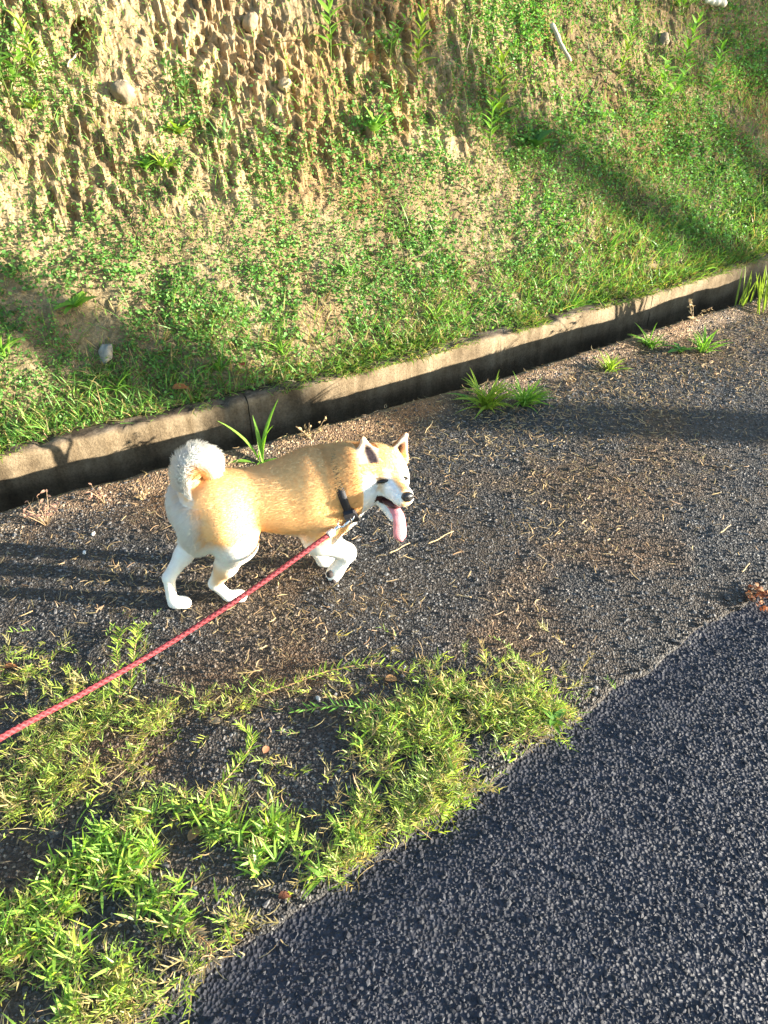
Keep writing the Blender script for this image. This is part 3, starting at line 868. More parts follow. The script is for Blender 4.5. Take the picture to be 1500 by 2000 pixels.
# light smoothing
nb = np.zeros((len(V), 3)); ct = np.zeros(len(V))
for it in range(3):
    nb[:] = 0; ct[:] = 0
    for k in range(4):
        np.add.at(nb, F[:, k], V[F[:, (k + 1) % 4]]); np.add.at(ct, F[:, k], 1)
        np.add.at(nb, F[:, (k + 1) % 4], V[F[:, k]]); np.add.at(ct, F[:, (k + 1) % 4], 1)
    V = V * .5 + .5 * nb / ct[:, None]

def fur_color(P, Nm):
    """coat pattern: red back, cream-white underside, cheeks, breeches and tail"""
    x, y, z = P.T
    jn = 0.5 * (vnoise(x * 60, z * 60 + y * 40, 301) - .5) + 0.5 * (vnoise(x * 160, z * 160 + y * 90, 302) - .5)
    H = to_head(P)
    red = np.array([.91, .56, .25]); deep = np.array([.74, .39, .155]); cream = np.array([.86, .72, .52]); white = np.array([.94, .92, .88])
    w = smooth01(.245, .195, z + .03 * jn - .040 * smooth01(.03, -.06, x))                    # belly and lower legs
    w = np.maximum(w, smooth01(-.118, -.150, x + .02 * jn) * smooth01(.385, .345, z + .02 * jn))  # breeches
    w = np.maximum(w, smooth01(.215, .250, x + .02 * jn) * smooth01(.30, .25, z))                 # chest
    leg = (z < .20)
    outer = smooth01(-.03, -.055, y) * smooth01(.07, .10, z) * smooth01(.19, .15, z) * smooth01(-.072, -.095, x) * smooth01(-.155, -.14, x)
    w = np.where(leg, w * (1 - .75 * outer), w)
    # tail
    tc = np.array([-.112, .006, .422]); dt = np.linalg.norm((P - tc)[:, [0, 2]], axis=1)
    tail = (z > .372) & (x < -.03) & ((z > .405) | (x < -.135))
    w = np.where(tail, smooth01(.016, .032, dt + .012 * jn), w)
    c = red * (1 - w)[:, None] + (white * .8 + cream * .2) * w[:, None]
    ridge = smooth01(.375, .41, z + .02 * jn) * (~tail) * (x < .2)
    c = c * (1 - .35 * ridge[:, None] * (1 - w)[:, None]) + deep * .35 * (ridge * (1 - w))[:, None]
    # head
    hd = (H[:, 0] > -.085 - 0.2 * np.clip(H[:, 2], 0, .1)) & (x > .26) & (np.linalg.norm(H, axis=1) < .16)
    hw = smooth01(.030, .048, np.abs(H[:, 1]) + .012 * jn) * smooth01(.026, -.014, H[:, 2] + .012 * jn)       # cheeks
    hw = np.maximum(hw, smooth01(-.016, -.030, H[:, 2] + .25 * np.clip(H[:, 0], 0, 1) - .10 * 0 + .008 * jn))   # throat, lower muzzle
    hw = np.maximum(hw, smooth01(.007, .017, np.abs(H[:, 1])) * smooth01(.0, .03, H[:, 0]))               # muzzle sides
    hw = np.maximum(hw, np.exp(-((np.abs(H[:, 1]) - .022) / .009) ** 2 - ((H[:, 2] - .020) / .007) ** 2) * .45 * (H[:, 0] > -.03))   # pips above the eyes
    hc = red * (1 - hw)[:, None] + white * hw[:, None]
    ear = (np.linalg.norm((H - np.array([-.062, 0, .010])) / np.array([.066, .060, .052]), axis=1) > 1.10) & (H[:, 2] > .038) & (np.abs(H[:, 1]) > .014)
    inner = ear & (Nm @ HM[:, 0] > .30)
    hole = smooth01(.020, .008, np.linalg.norm((H - np.stack([H[:, 0], np.sign(H[:, 1]) * .046, 0 * x + .050], 1)) * np.array([0, 1.0, .6]), axis=1))
    ic = np.array([.66, .50, .37]) * (1 - hole)[:, None] + np.array([.035, .025, .028]) * hole[:, None]
    hc = np.where(inner[:, None], ic, hc)
    hc = np.where((ear & ~inner)[:, None], np.array([.52, .22, .07]), hc)
    c = np.where(hd[:, None], hc, c)
    # lips and mouth
    mouth = (H[:, 0] > -.012) & (H[:, 0] < .09) & (np.abs(H[:, 2] + .052 + .25 * np.clip(H[:, 0], 0, 1)) < .014) & (np.abs(H[:, 1]) < .040) & (H[:, 2] < -.040)
    c = np.where(mouth[:, None], np.array([.05, .022, .022]), c)
    lid = hd & (np.abs(H[:, 2] - .0) < .0075) & (np.abs(np.abs(H[:, 1]) - .0300) < .0150) & (H[:, 0] > -.02) & (H[:, 0] < .016)
    c = np.where(lid[:, None], c * .35, c)
    return np.clip(c * (1 + .18 * jn[:, None]), 0.01, .92), mouth, hd, tail, ear
fn = np.cross(V[F[:, 1]] - V[F[:, 0]], V[F[:, 2]] - V[F[:, 0]])
vn = np.zeros_like(V)
for k in range(4): np.add.at(vn, F[:, k], fn)
vn /= np.maximum(np.linalg.norm(vn, axis=1), 1e-12)[:, None]
if np.mean(np.sum(vn * (V - np.array([.02, 0, .3])), 1)) < 0: vn = -vn
cv, mouthv, _, _, _ = fur_color(V, vn)

M_skin = mat_vc('dog_coat', 0.85, 0.15)
def mat_fur():
    m, nt, out = new_mat('dog_fur')
    a = attr_col(nt, 'fur_color')
    p = principled(nt, out, a, 0.75, 0.1)
    na = N(nt, 'ShaderNodeAttribute'); na.attribute_name = 'coat_normal'
    vt = N(nt, 'ShaderNodeVectorTransform', vector_type='NORMAL', convert_from='OBJECT', convert_to='WORLD')
    nt.links.new(na.outputs['Vector'], vt.inputs[0]); nt.links.new(vt.outputs[0], p.inputs['Normal'])
    t = N(nt, 'ShaderNodeBsdfTranslucent'); nt.links.new(a, t.inputs[0])
    mx = N(nt, 'ShaderNodeMixShader'); fl = N(nt, 'ShaderNodeAttribute'); fl.attribute_name = 'fluff'; nt.links.new(fl.outputs['Fac'], mx.inputs[0])
    nt.links.new(p.outputs[0], mx.inputs[1]); nt.links.new(t.outputs[0], mx.inputs[2]); nt.links.new(mx.outputs[0], out.inputs[0])
    return m
M_fur = mat_fur()
M_nose = mat_plain('dog_nose', (.012, .011, .012), .35, .6, bump_scale=500)
M_eye = mat_plain('dog_eye', (.010, .007, .005), .08, .6)
M_tongue = mat_plain('dog_tongue', (.68, .25, .27), .38, .5, bump_scale=300)
M_pad = mat_plain('paw_pad', (.035, .028, .027), .75, .3, bump_scale=300)
M_black = mat_plain('black_webbing', (.016, .016, .020), .6, .35, bump_scale=400)
M_steel = mat_plain('chrome', (.75, .75, .76), .22, .5, metal=1.0)

dog = empty('dog', DOG_O, PH)
tag(dog, 'red and white curly-tailed dog walking on the asphalt with its tongue out', 'dog')
body = add_mesh('body', V, [F], M_skin, dog, cv, True)

# fur
tri_ = np.concatenate([F[:, [0, 1, 2]], F[:, [0, 2, 3]]])
A, B, Cc = V[tri_[:, 0]], V[tri_[:, 1]], V[tri_[:, 2]]
cr = np.cross(B - A, Cc - A); ar = np.linalg.norm(cr, axis=1) / 2
NH = 160000
pick = rng.choice(len(tri_), NH, p=ar / ar.sum())
r1 = np.sqrt(rng.random(NH)); r2 = rng.random(NH)
R0 = A[pick] * (1 - r1)[:, None] + B[pick] * (r1 * (1 - r2))[:, None] + Cc[pick] * (r1 * r2)[:, None]
Nn = cr[pick] / np.maximum(np.linalg.norm(cr[pick], axis=1), 1e-12)[:, None]
if np.mean(np.sum(Nn * (R0 - np.array([0.02, 0, .3])), 1)) < 0: Nn = -Nn
col_h, mouth_h, head_h, tail_h, ear_h = fur_color(R0, Nn)
x, y, z = R0.T
Hh = to_head(R0)
Lh = np.full(NH, .0050)
Lh = Lh - .001 * smooth01(.24, .16, z)
Lh = Lh - .001 * smooth01(.12, .08, z)
br_ = smooth01(-.11, -.15, x) * (z > .19) * (z < .36)
Lh = Lh + .012 * br_
Lh = np.where(tail_h, .020, Lh)
neck = (x > .19) & (z > .24) & ~head_h
Lh = np.where(neck, .012, Lh)
Lh = np.where(head_h, .0045 + .012 * smooth01(-.02, -.07, Hh[:, 0]) * smooth01(.03, -.02, Hh[:, 2]), Lh)
Lh = np.where(head_h & ear_h, .003, Lh)
Lh *= rng.uniform(.7, 1.25, NH)
flow = np.tile(np.array([-1.0, 0, -.30]), (NH, 1))
fz = smooth01(.27, .15, z)[:, None]; flow = flow * (1 - fz) + np.array([-.25, 0, -1.0]) * fz
br_m = (br_ > .3); flow[br_m] = (-.5, 0, -.8)
tang = np.array([p for p, _ in TAIL])
kq = np.argmin(((R0[:, None] - tang[None, :-1]) ** 2).sum(-1), 1)
flow[tail_h] = (tang[1:] - tang[:-1])[kq[tail_h]] / .045
fh = np.tile(HM @ np.array([-1.0, 0, -.15]), (NH, 1)); flow[head_h] = fh[head_h]
flow /= np.linalg.norm(flow, axis=1)[:, None]
flow -= Nn * np.sum(flow * Nn, 1)[:, None]
clump = np.stack([vnoise(x * 70 + k * 9, z * 70 + y * 70, 311 + k) - .5 for k in range(3)], 1)
lift = np.where(tail_h, .95, np.where(br_m, .40, .11))
dirv = Nn * lift[:, None] + flow * .8 + clump * np.where(tail_h | br_m, .12, .06)[:, None] + rng.normal(0, .06, (NH, 3))
dirv /= np.linalg.norm(dirv, axis=1)[:, None]
keep = ~mouth_h & (np.linalg.norm(Hh - np.array([.082, 0, -.020]), axis=1) > .018)
for s in (-1, 1): keep &= np.linalg.norm((Hh - np.array([.004, s * .028, -.001])) / np.array([1, 1, .42]), axis=1) > .0165
keep &= ~((z < .012) & (Nn[:, 2] < -.3))
fluff = (.22 + .43 * tail_h + .25 * br_ * ~tail_h)[keep]
R0, Nn, dirv, flow, Lh, col_h = R0[keep], Nn[keep], dirv[keep], flow[keep], Lh[keep], col_h[keep]
nh = len(R0)
pts = np.zeros((nh, 4, 3)); p = R0 - Nn * .0008; d = dirv * .7 + Nn * .35
for k in range(4):
    pts[:, k] = p
    dn = d / np.linalg.norm(d, axis=1)[:, None]
    p = p + dn * (Lh / 3)[:, None]
    d = d + flow * .35
hc = bpy.data.hair_curves.new('fur')
hc.add_curves([4] * nh)
hc.attributes['position'].data.foreach_set('vector', pts.astype(np.float32).ravel())
ra = hc.attributes.get('radius') or hc.attributes.new('radius', 'FLOAT', 'POINT')
ra.data.foreach_set('value', np.tile(np.array([.00048, .00044, .00034, .00008], np.float32), nh))
ca = hc.attributes.new('fur_color', 'FLOAT_COLOR', 'CURVE')
c4 = np.ones((nh, 4), np.float32); c4[:, :3] = col_h * rng.uniform(.94, 1.06, (nh, 1))
ca.data.foreach_set('color', c4.ravel())
fa_ = hc.attributes.new('fluff', 'FLOAT', 'CURVE')
fa_.data.foreach_set('value', fluff.astype(np.float32))
na_ = hc.attributes.new('coat_normal', 'FLOAT_VECTOR', 'CURVE')
na_.data.foreach_set('vector', Nn.astype(np.float32).ravel())
hc.materials.append(M_fur)
fur = bpy.data.objects.new('fur', hc); link(fur, dog)

def uv_ball(c, r, M=None, nu=16, nv=10):
    u = np.linspace(0, 2 * math.pi, nu, endpoint=False); w = np.linspace(0, math.pi, nv)
    uu, ww = np.meshgrid(u, w, indexing='ij')
    v = np.stack([np.cos(uu) * np.sin(ww), np.sin(uu) * np.sin(ww), np.cos(ww)], -1).reshape(-1, 3) * np.array(r)
    if M is not None: v = v @ np.asarray(M).T
    i = np.arange(nu * nv).reshape(nu, nv); j = np.roll(i, -1, 0)
    f = np.stack([i[:, :-1].ravel(), i[:, 1:].ravel(), j[:, 1:].ravel(), j[:, :-1].ravel()], 1)
    return v + np.array(c), f
# nose with two nostrils
v, f = uv_ball((0, 0, 0), (.0125, .0165, .0125), nu=24, nv=16)
v[:, 1] *= 1 - .25 * smooth01(0, -.012, v[:, 2])
for s in (-1, 1):
    d = np.linalg.norm(v - np.array([.0105, s * .0078, -.001]), axis=1)
    v[:, 0] -= .0045 * np.exp(-(d / .0036) ** 2)
v[:, 0] -= .0015 * np.exp(-(v[:, 1] / .0016) ** 2) * (v[:, 2] < .004)
o = add_mesh('nose', HO + (v + np.array([.078, 0, -.019])) @ HM.T, [f], M_nose, dog, smooth=True)
for s in (-1, 1):
    a = D2R(s * 32); Rz = np.array([[math.cos(a), -math.sin(a), 0], [math.sin(a), math.cos(a), 0], [0, 0, 1]])
    b = D2R(s * -14); Rx = np.array([[1, 0, 0], [0, math.cos(b), -math.sin(b)], [0, math.sin(b), math.cos(b)]])
    Mx = HM @ Rz @ Rx
    v, f = uv_ball(head((.0105, s * .0300, .000)), (.0072, .0160, .0052), Mx)
    add_mesh('eye', v, [f], M_eye, dog, smooth=True)
# tongue: out over the lower jaw, then hanging with its edges curled and a groove down the middle
down = HM.T @ np.array([0, 0, -1.0])
path = [np.array([-.005, 0, -.060]), np.array([.025, 0, -.066]), np.array([.046, 0, -.076])]
d_ = np.array([.75, 0, -.55])
for k in range(9):
    w_ = min(1, (k + 1) / 3)
    d_ = (1 - w_) * np.array([.75, 0, -.55]) + w_ * (down * 1.0 + np.array([.10, 0, 0])); d_ /= np.linalg.norm(d_)
    path.append(path[-1] + d_ * .0084)
path = np.array(path); nP = len(path)
wid = np.interp(np.arange(nP), [0, 3, 8, 10, 11], [.015, .0165, .0195, .0175, .0095])
Vt = []; ring = 14
tg = np.gradient(path, axis=0); tg /= np.linalg.norm(tg, axis=1)[:, None]
for k in range(nP):
    sd_v = np.array([0, 1.0, 0]); nv_ = np.cross(tg[k], sd_v); nv_ /= np.linalg.norm(nv_)
    for j in range(ring):
        a = 2 * math.pi * j / ring
        yy = math.cos(a); hh = math.sin(a)
        bulge = .0042 * hh - .004 * math.exp(-(yy / .28) ** 2) * (hh * -1 > 0) * 0 + .0035 * (yy * yy) - (.0038 * math.exp(-(yy / .25) ** 2))
        Vt.append(path[k] + sd_v * yy * wid[k] - nv_ * bulge)
Vt = np.array(Vt)
i = np.arange(nP * ring).reshape(nP, ring); j = np.roll(i, -1, 1)
ft = np.stack([i[:-1].ravel(), i[1:].ravel(), j[1:].ravel(), j[:-1].ravel()], 1)
caps = [np.array([list(range(ring))]), np.array([list(range((nP - 1) * ring, nP * ring))[::-1]])]
add_mesh('tongue', HO + Vt @ HM.T, [ft] + caps, M_tongue, dog, smooth=True)
# dark inside of the mouth
v, f = uv_ball(head((.012, 0, -.058)), (.034, .0225, .012), HM)
add_mesh('mouth_lining', v, [f], mat_plain('mouth_lining', (.07, .022, .024), .45, .4), dog, smooth=True)
# pads under the lifted paw
pm = np.array([[.86, 0, .51], [0, 1, 0], [-.51, 0, .86]])
for (c, r) in (((.172, -.0745, .088), (.010, .010, .010)), ((.163, -.0705, .066), (.007, .0065, .009)), ((.170, -.0790, .062), (.0065, .006, .009)), ((.181, -.0815, .066), (.006, .0055, .009)), ((.160, -.0600, .070), (.006, .006, .008))):
    v, f = uv_ball(c, r, pm.T, 12, 8)
    add_mesh('paw_pad', v, [f], M_pad, dog, smooth=True)

# collar: fitted round the neck by looking for the coat along spokes
def sdf_at(P):
    q = np.clip(((P - lo_) / VOX).round().astype(int), 0, dims - 1)
    return S[tuple(q.T)]
c0 = np.array([.232, -.014, .334]); ax = np.array([.86, -.16, .26]); ax /= np.linalg.norm(ax)
e1 = np.cross(ax, [0, 1, 0]); e1 /= np.linalg.norm(e1); e2 = np.cross(ax, e1)
nA = 48; rad = []
for k in range(nA):
    a = 2 * math.pi * k / nA; dv = math.cos(a) * e1 + math.sin(a) * e2
    rr = np.linspace(.03, .13, 101); s_ = sdf_at(c0 + rr[:, None] * dv)
    w = np.argmax(s_ > 0); rad.append(rr[w] if s_.max() > 0 else .085)
rad = np.array(rad); rad = np.minimum(rad, .098)
for _ in range(6): rad = (np.roll(rad, 1) + 2 * rad + np.roll(rad, -1)) / 4
dvb_ = np.array([0.0, -.85, -.52])
Vc = []
for k in range(nA):
    a = 2 * math.pi * k / nA; dv = math.cos(a) * e1 + math.sin(a) * e2
    for (dr, dx) in ((.004, -.009), (.0075, -.010), (.0085, 0), (.0075, .010), (.004, .009)):
        Vc.append(c0 + dv * (rad[k] + dr - .0075 * (1 - smooth01(.3, .9, dv @ dvb_))) + ax * dx)
i = np.arange(nA * 5).reshape(nA, 5); j = np.roll(i, -1, 0)
fc = np.concatenate([np.stack([i[:, k], j[:, k], j[:, (k + 1) % 5], i[:, (k + 1) % 5]], 1) for k in range(5)])
collar = add_mesh('collar', np.array(Vc), [fc], M_black, dog, smooth=True)
def box_v(c, ex, ey, ez, hx, hy, hz, bev=.25):
    """bevelled block on the axes ex, ey, ez"""
    pts_ = []
    for sx in (-1, 1):
        for (py_, pz_) in ((-1, -1 + bev), (-1 + bev, -1), (1 - bev, -1), (1, -1 + bev), (1, 1 - bev), (1 - bev, 1), (-1 + bev, 1), (-1, 1 - bev)):
            pts_.append(c + ex * sx * hx + ey * py_ * hy + ez * pz_ * hz)
    f8 = [[k, (k + 1) % 8, (k + 1) % 8 + 8, k + 8] for k in range(8)]
    return np.array(pts_), [np.array(f8), np.array([list(range(8))[::-1], list(range(8, 16))])]
abk = D2R(52)
best = None
camd = to_dog(CAM - DOG_O); 
for k in range(nA):
    a = 2 * math.pi * k / nA; dv = math.cos(a) * e1 + math.sin(a) * e2
    sc_ = dv @ np.array([0.0, -.93, -.36])
    if best is None or sc_ > best[0]: best = (sc_, k, dv)
_, kb, dvb = best
tb = np.cross(ax, dvb)
vb, fb = box_v(c0 + dvb * (rad[kb] + .009), dvb, tb, ax, .0065, .0250, .0150)
add_mesh('buckle', vb, fb, mat_plain('black_plastic', (.02, .02, .024), .35, .45), collar)

# ------------------------------------------------------------------ leash
def tube(path, r, ring=10, closed=False):
    path = np.asarray(path, float); n = len(path)
    tg = np.roll(path, -1, 0) - np.roll(path, 1, 0) if closed else np.gradient(path, axis=0)
    tg /= np.maximum(np.linalg.norm(tg, axis=1), 1e-9)[:, None]
    ref = np.array([0, 0, 1.0]) if abs(tg[0, 2]) < .9 else np.array([1.0, 0, 0])
    r = np.broadcast_to(np.asarray(r, float), (n,))
    v = []
    a = np.linspace(0, 2 * math.pi, ring, endpoint=False)
    nn = ref - tg[0] * (ref @ tg[0]); nn /= np.linalg.norm(nn)
    for k in range(n):
        nn = nn - tg[k] * (nn @ tg[k]); nn /= np.linalg.norm(nn)
        b = np.cross(tg[k], nn)
        v.append(path[k] + r[k] * (np.cos(a)[:, None] * nn + np.sin(a)[:, None] * b))
    v = np.concatenate(v)
    i = np.arange(n * ring).reshape(n, ring); j = np.roll(i, -1, 1)
    if closed:
        i2 = np.roll(i, -1, 0); j2 = np.roll(j, -1, 0)
        return v, [np.stack([i.ravel(), j.ravel(), j2.ravel(), i2.ravel()], 1)]
    f = np.stack([i[:-1].ravel(), j[:-1].ravel(), j[1:].ravel(), i[1:].ravel()], 1)
    return v, [f, np.array([list(range(ring))[::-1], list(range((n - 1) * ring, n * ring))])]
def pt(x, y, dep): return CAM + dep * ray(x, y)
ring_pt = DOG_O + DF * (c0 + dvb * (rad[kb] + .02))[0] + DL * (c0 + dvb * (rad[kb] + .02))[1] + np.array([0, 0, (c0 + dvb * (rad[kb] + .02))[2]])
cA = pt(694, 996, 1.875); cB = pt(654, 1034, 1.87)
ctrl = np.array([pt(648, 1040, 1.865), pt(480, 1160, 1.77), pt(320, 1263, 1.69), pt(160, 1355, 1.56), pt(0, 1442, 1.40), [-.66, .45, .50], [-.60, .16, .86], [-.585, .10, .93]])
# smooth curve through the control points
tt = np.concatenate([[0], np.cumsum(np.linalg.norm(np.diff(ctrl, axis=0), axis=1))]); ss = np.arange(0, tt[-1], .0022)
def catmull(ctrl, tt, ss):
    m = np.gradient(ctrl, tt, axis=0)
    k = np.clip(np.searchsorted(tt, ss, 'right') - 1, 0, len(tt) - 2)
    h = (tt[k + 1] - tt[k]); u = ((ss - tt[k]) / h)[:, None]; h = h[:, None]
    return (2 * u ** 3 - 3 * u ** 2 + 1) * ctrl[k] + (u ** 3 - 2 * u ** 2 + u) * h * m[k] + (-2 * u ** 3 + 3 * u ** 2) * ctrl[k + 1] + (u ** 3 - u ** 2) * h * m[k + 1]
rope = catmull(ctrl, tt, ss)
ring = 20
v, f = tube(rope, 1.0, ring)
cen = np.repeat(rope, ring, 0); off = v - cen
ang = np.tile(np.arange(ring) * 2 * math.pi / ring, len(rope)); sv = np.repeat(ss, ring)
k_ = 2 * math.pi / .0135
p1 = np.sin(3 * ang + k_ * sv); p2 = np.sin(3 * ang - k_ * sv)
rr = 0.0056 + .0007 * np.maximum(p1, p2)
v = cen + off * rr[:, None]
q = (p1 > p2)
colv = np.where(q[:, None], np.array([.22, .030, .037]), np.array([.29, .052, .058]))
gap = np.maximum(p1, p2) < .35
colv = np.where(gap[:, None], np.array([.08, .011, .014]), colv)
leash = empty('leash', cB); tag(leash, 'braided red rope leash running from the dog collar to the left edge', 'leash')
LO = np.array(leash.location)
add_mesh('rope', v - LO, f, mat_vc('braided_rope', .75, .25, 600, .4, .0006), leash, colv, True)
# handle loop at the walker's end
hp = rope[-1]; a = np.linspace(0, 2 * math.pi, 40)
loop = hp + np.stack([.02 * np.sin(a), -.075 * (1 - np.cos(a)), .075 * (1 - np.cos(a)) * .3 + .045 * np.sin(a)], 1)
vl, fl = tube(loop[:-1], .0075, 10, True)
add_mesh('handle_loop', vl - LO, fl, mat_plain('loop_rope', (.25, .035, .042), .75, .25), leash, smooth=True)
# whipped rope end
e_ = (cB - rope[0]); dr = rope[0] - rope[8]; dr /= np.linalg.norm(dr)
pth = np.array([rope[4] + dr * s_ for s_ in np.linspace(-.004, .016, 9)])
vl, fl = tube(pth, [.0085, .0098, .0098, .0094, .0098, .0098, .0094, .0088, .005], 14)
add_mesh('rope_end_wrap', vl - LO, fl, mat_plain('pale_cord', (.72, .66, .58), .7, .3), leash, smooth=True)
# snap hook: swivel eye, body and gate
dA = cA - cB; Lk = np.linalg.norm(dA); dA /= Lk
sdv = np.cross(dA, CAM - cB); sdv /= np.linalg.norm(sdv)
hook = MB()
def stad(c, w, h):      # elongated loop
    a = np.linspace(0, 2 * math.pi, 36, endpoint=False)
    return c + np.outer(np.cos(a) * h + np.sign(np.cos(a)) * 0, dA) + np.outer(np.sin(a) * w * (1 - .15 * np.cos(a)), sdv)
for (c, w, h, r_) in ((cB + dA * .034, .0100, .0220, .0036),):
    vv, ff = tube(stad(c, w, h), r_, 10, True); hook.add(vv, ff)
snap = hook.build('snap_hook', M_steel, leash, True)
snap.location = -LO
vv, ff = tube(np.array([cB + dA * s_ for s_ in (-.002, .001, .004, .008, .012, .016)]), [.0035, .0068, .0060, .0068, .0056, .003], 14)
add_mesh('swivel', vv - LO, ff, M_steel, leash, smooth=True)
vv, ff = tube(np.array([cB + dA * s_ + sdv * .0085 for s_ in (.022, .026, .038, .044)]), [.0032, .0044, .0044, .003], 10)
add_mesh('hook_gate', vv - LO, ff, M_steel, leash, smooth=True)
# the collar's ring joins the hook
a = np.linspace(0, 2 * math.pi, 28, endpoint=False)
rc = (ring_pt + cA) / 2; rd = ring_pt - cA; rl = np.linalg.norm(rd); rd /= max(rl, 1e-6)
s2 = np.cross(rd, sdv); s2 /= np.linalg.norm(s2)
vv, ff = tube(rc + np.outer(np.cos(a) * (rl / 2 + .004), rd) + np.outer(np.sin(a) * .010, s2), .0018, 8, True)
ringo = add_mesh('collar_ring', vv, ff, M_steel, smooth=True)
ringo.parent = collar
ringo.matrix_parent_inverse = (Matrix.Translation(Vector(DOG_O)) @ Matrix.Rotation(PH, 4, 'Z')).inverted()

# ------------------------------------------------------------------ weeds, each a plant of its own
def leaf_mesh(name, wr, bend, fold=.25, n=6, teeth=0.0):
    """a unit-long leaf along +x: midrib, two halves, drooping tip, slight thickness from the fold"""
    s = np.linspace(0, 1, n + 1); a = bend * s
    px_ = np.concatenate([[0], np.cumsum(np.cos(a[:-1]) / n)]); pz_ = np.concatenate([[0], np.cumsum(-np.sin(a[:-1]) / n)])
    w = wr * (np.sin(math.pi * np.clip(s, 0, 1) ** .75) ** .8 + .04) * (1 + teeth * (np.arange(n + 1) % 2 - .5))
    w[0] = wr * .18; w[-1] = .004
    v = []
    for k in range(n + 1):
        v += [(px_[k], w[k] * .5, pz_[k] + fold * w[k] * .5), (px_[k], 0, pz_[k]), (px_[k], -w[k] * .5, pz_[k] + fold * w[k] * .5)]
    f = []
    for k in range(n):
        b = 3 * k
        f += [(b, b + 1, b + 4, b + 3), (b + 1, b + 2, b + 5, b + 4)]
    return np.array(v), np.array(f)
LEAVES = {}
def leaf_proto(kind, shade):
    key = (kind, shade)
    if key not in LEAVES:
        wr, bend, fold, teeth = {'lance': (.24, .5, .3, 0), 'broad': (.46, .6, .25, 0), 'blade': (.085, .9, .5, 0), 'fern': (.34, .5, .2, .8), 'reed': (.045, .12, .6, 0), 'corn': (.12, .7, .35, 0)}[kind]
        col = {'bright': (.19, .37, .05), 'yellow': (.30, .42, .06), 'dark': (.09, .21, .045), 'mid': (.14, .30, .05), 'grey': (.15, .26, .11), 'dry': (.42, .30, .16), 'pink': (.40, .23, .17), 'reed': (.20, .27, .05)}[shade]
        v, f = leaf_mesh('leaf', wr, bend, fold, 8 if kind in ('fern', 'corn') else 6, teeth)
        LEAVES[key] = mesh_from('leaf_' + kind, v, [f], np.tile(np.array(col), (len(v), 1)), True, M_leaf if shade not in ('dry', 'pink') else M_straw)
    return LEAVES[key]
def add_leaf(parent, kind, shade, loc, az, el, size, roll=0.0, wid=1.0):
    o = bpy.data.objects.new('leaf', leaf_proto(kind, shade))
    o.location = loc
    o.rotation_euler = (Matrix.Rotation(az, 3, 'Z') @ Matrix.Rotation(-el, 3, 'Y') @ Matrix.Rotation(roll, 3, 'X')).to_euler()
    o.scale = (size, size * wid, size)
    return link(o, parent)
def stem_part(parent, path, r0, r1, col):
    v, f = tube(path, np.linspace(r0, r1, len(path)), 6)
    return add_mesh('stem', v, f, M_leaf, parent, np.tile(np.array(col), (len(v), 1)), True)
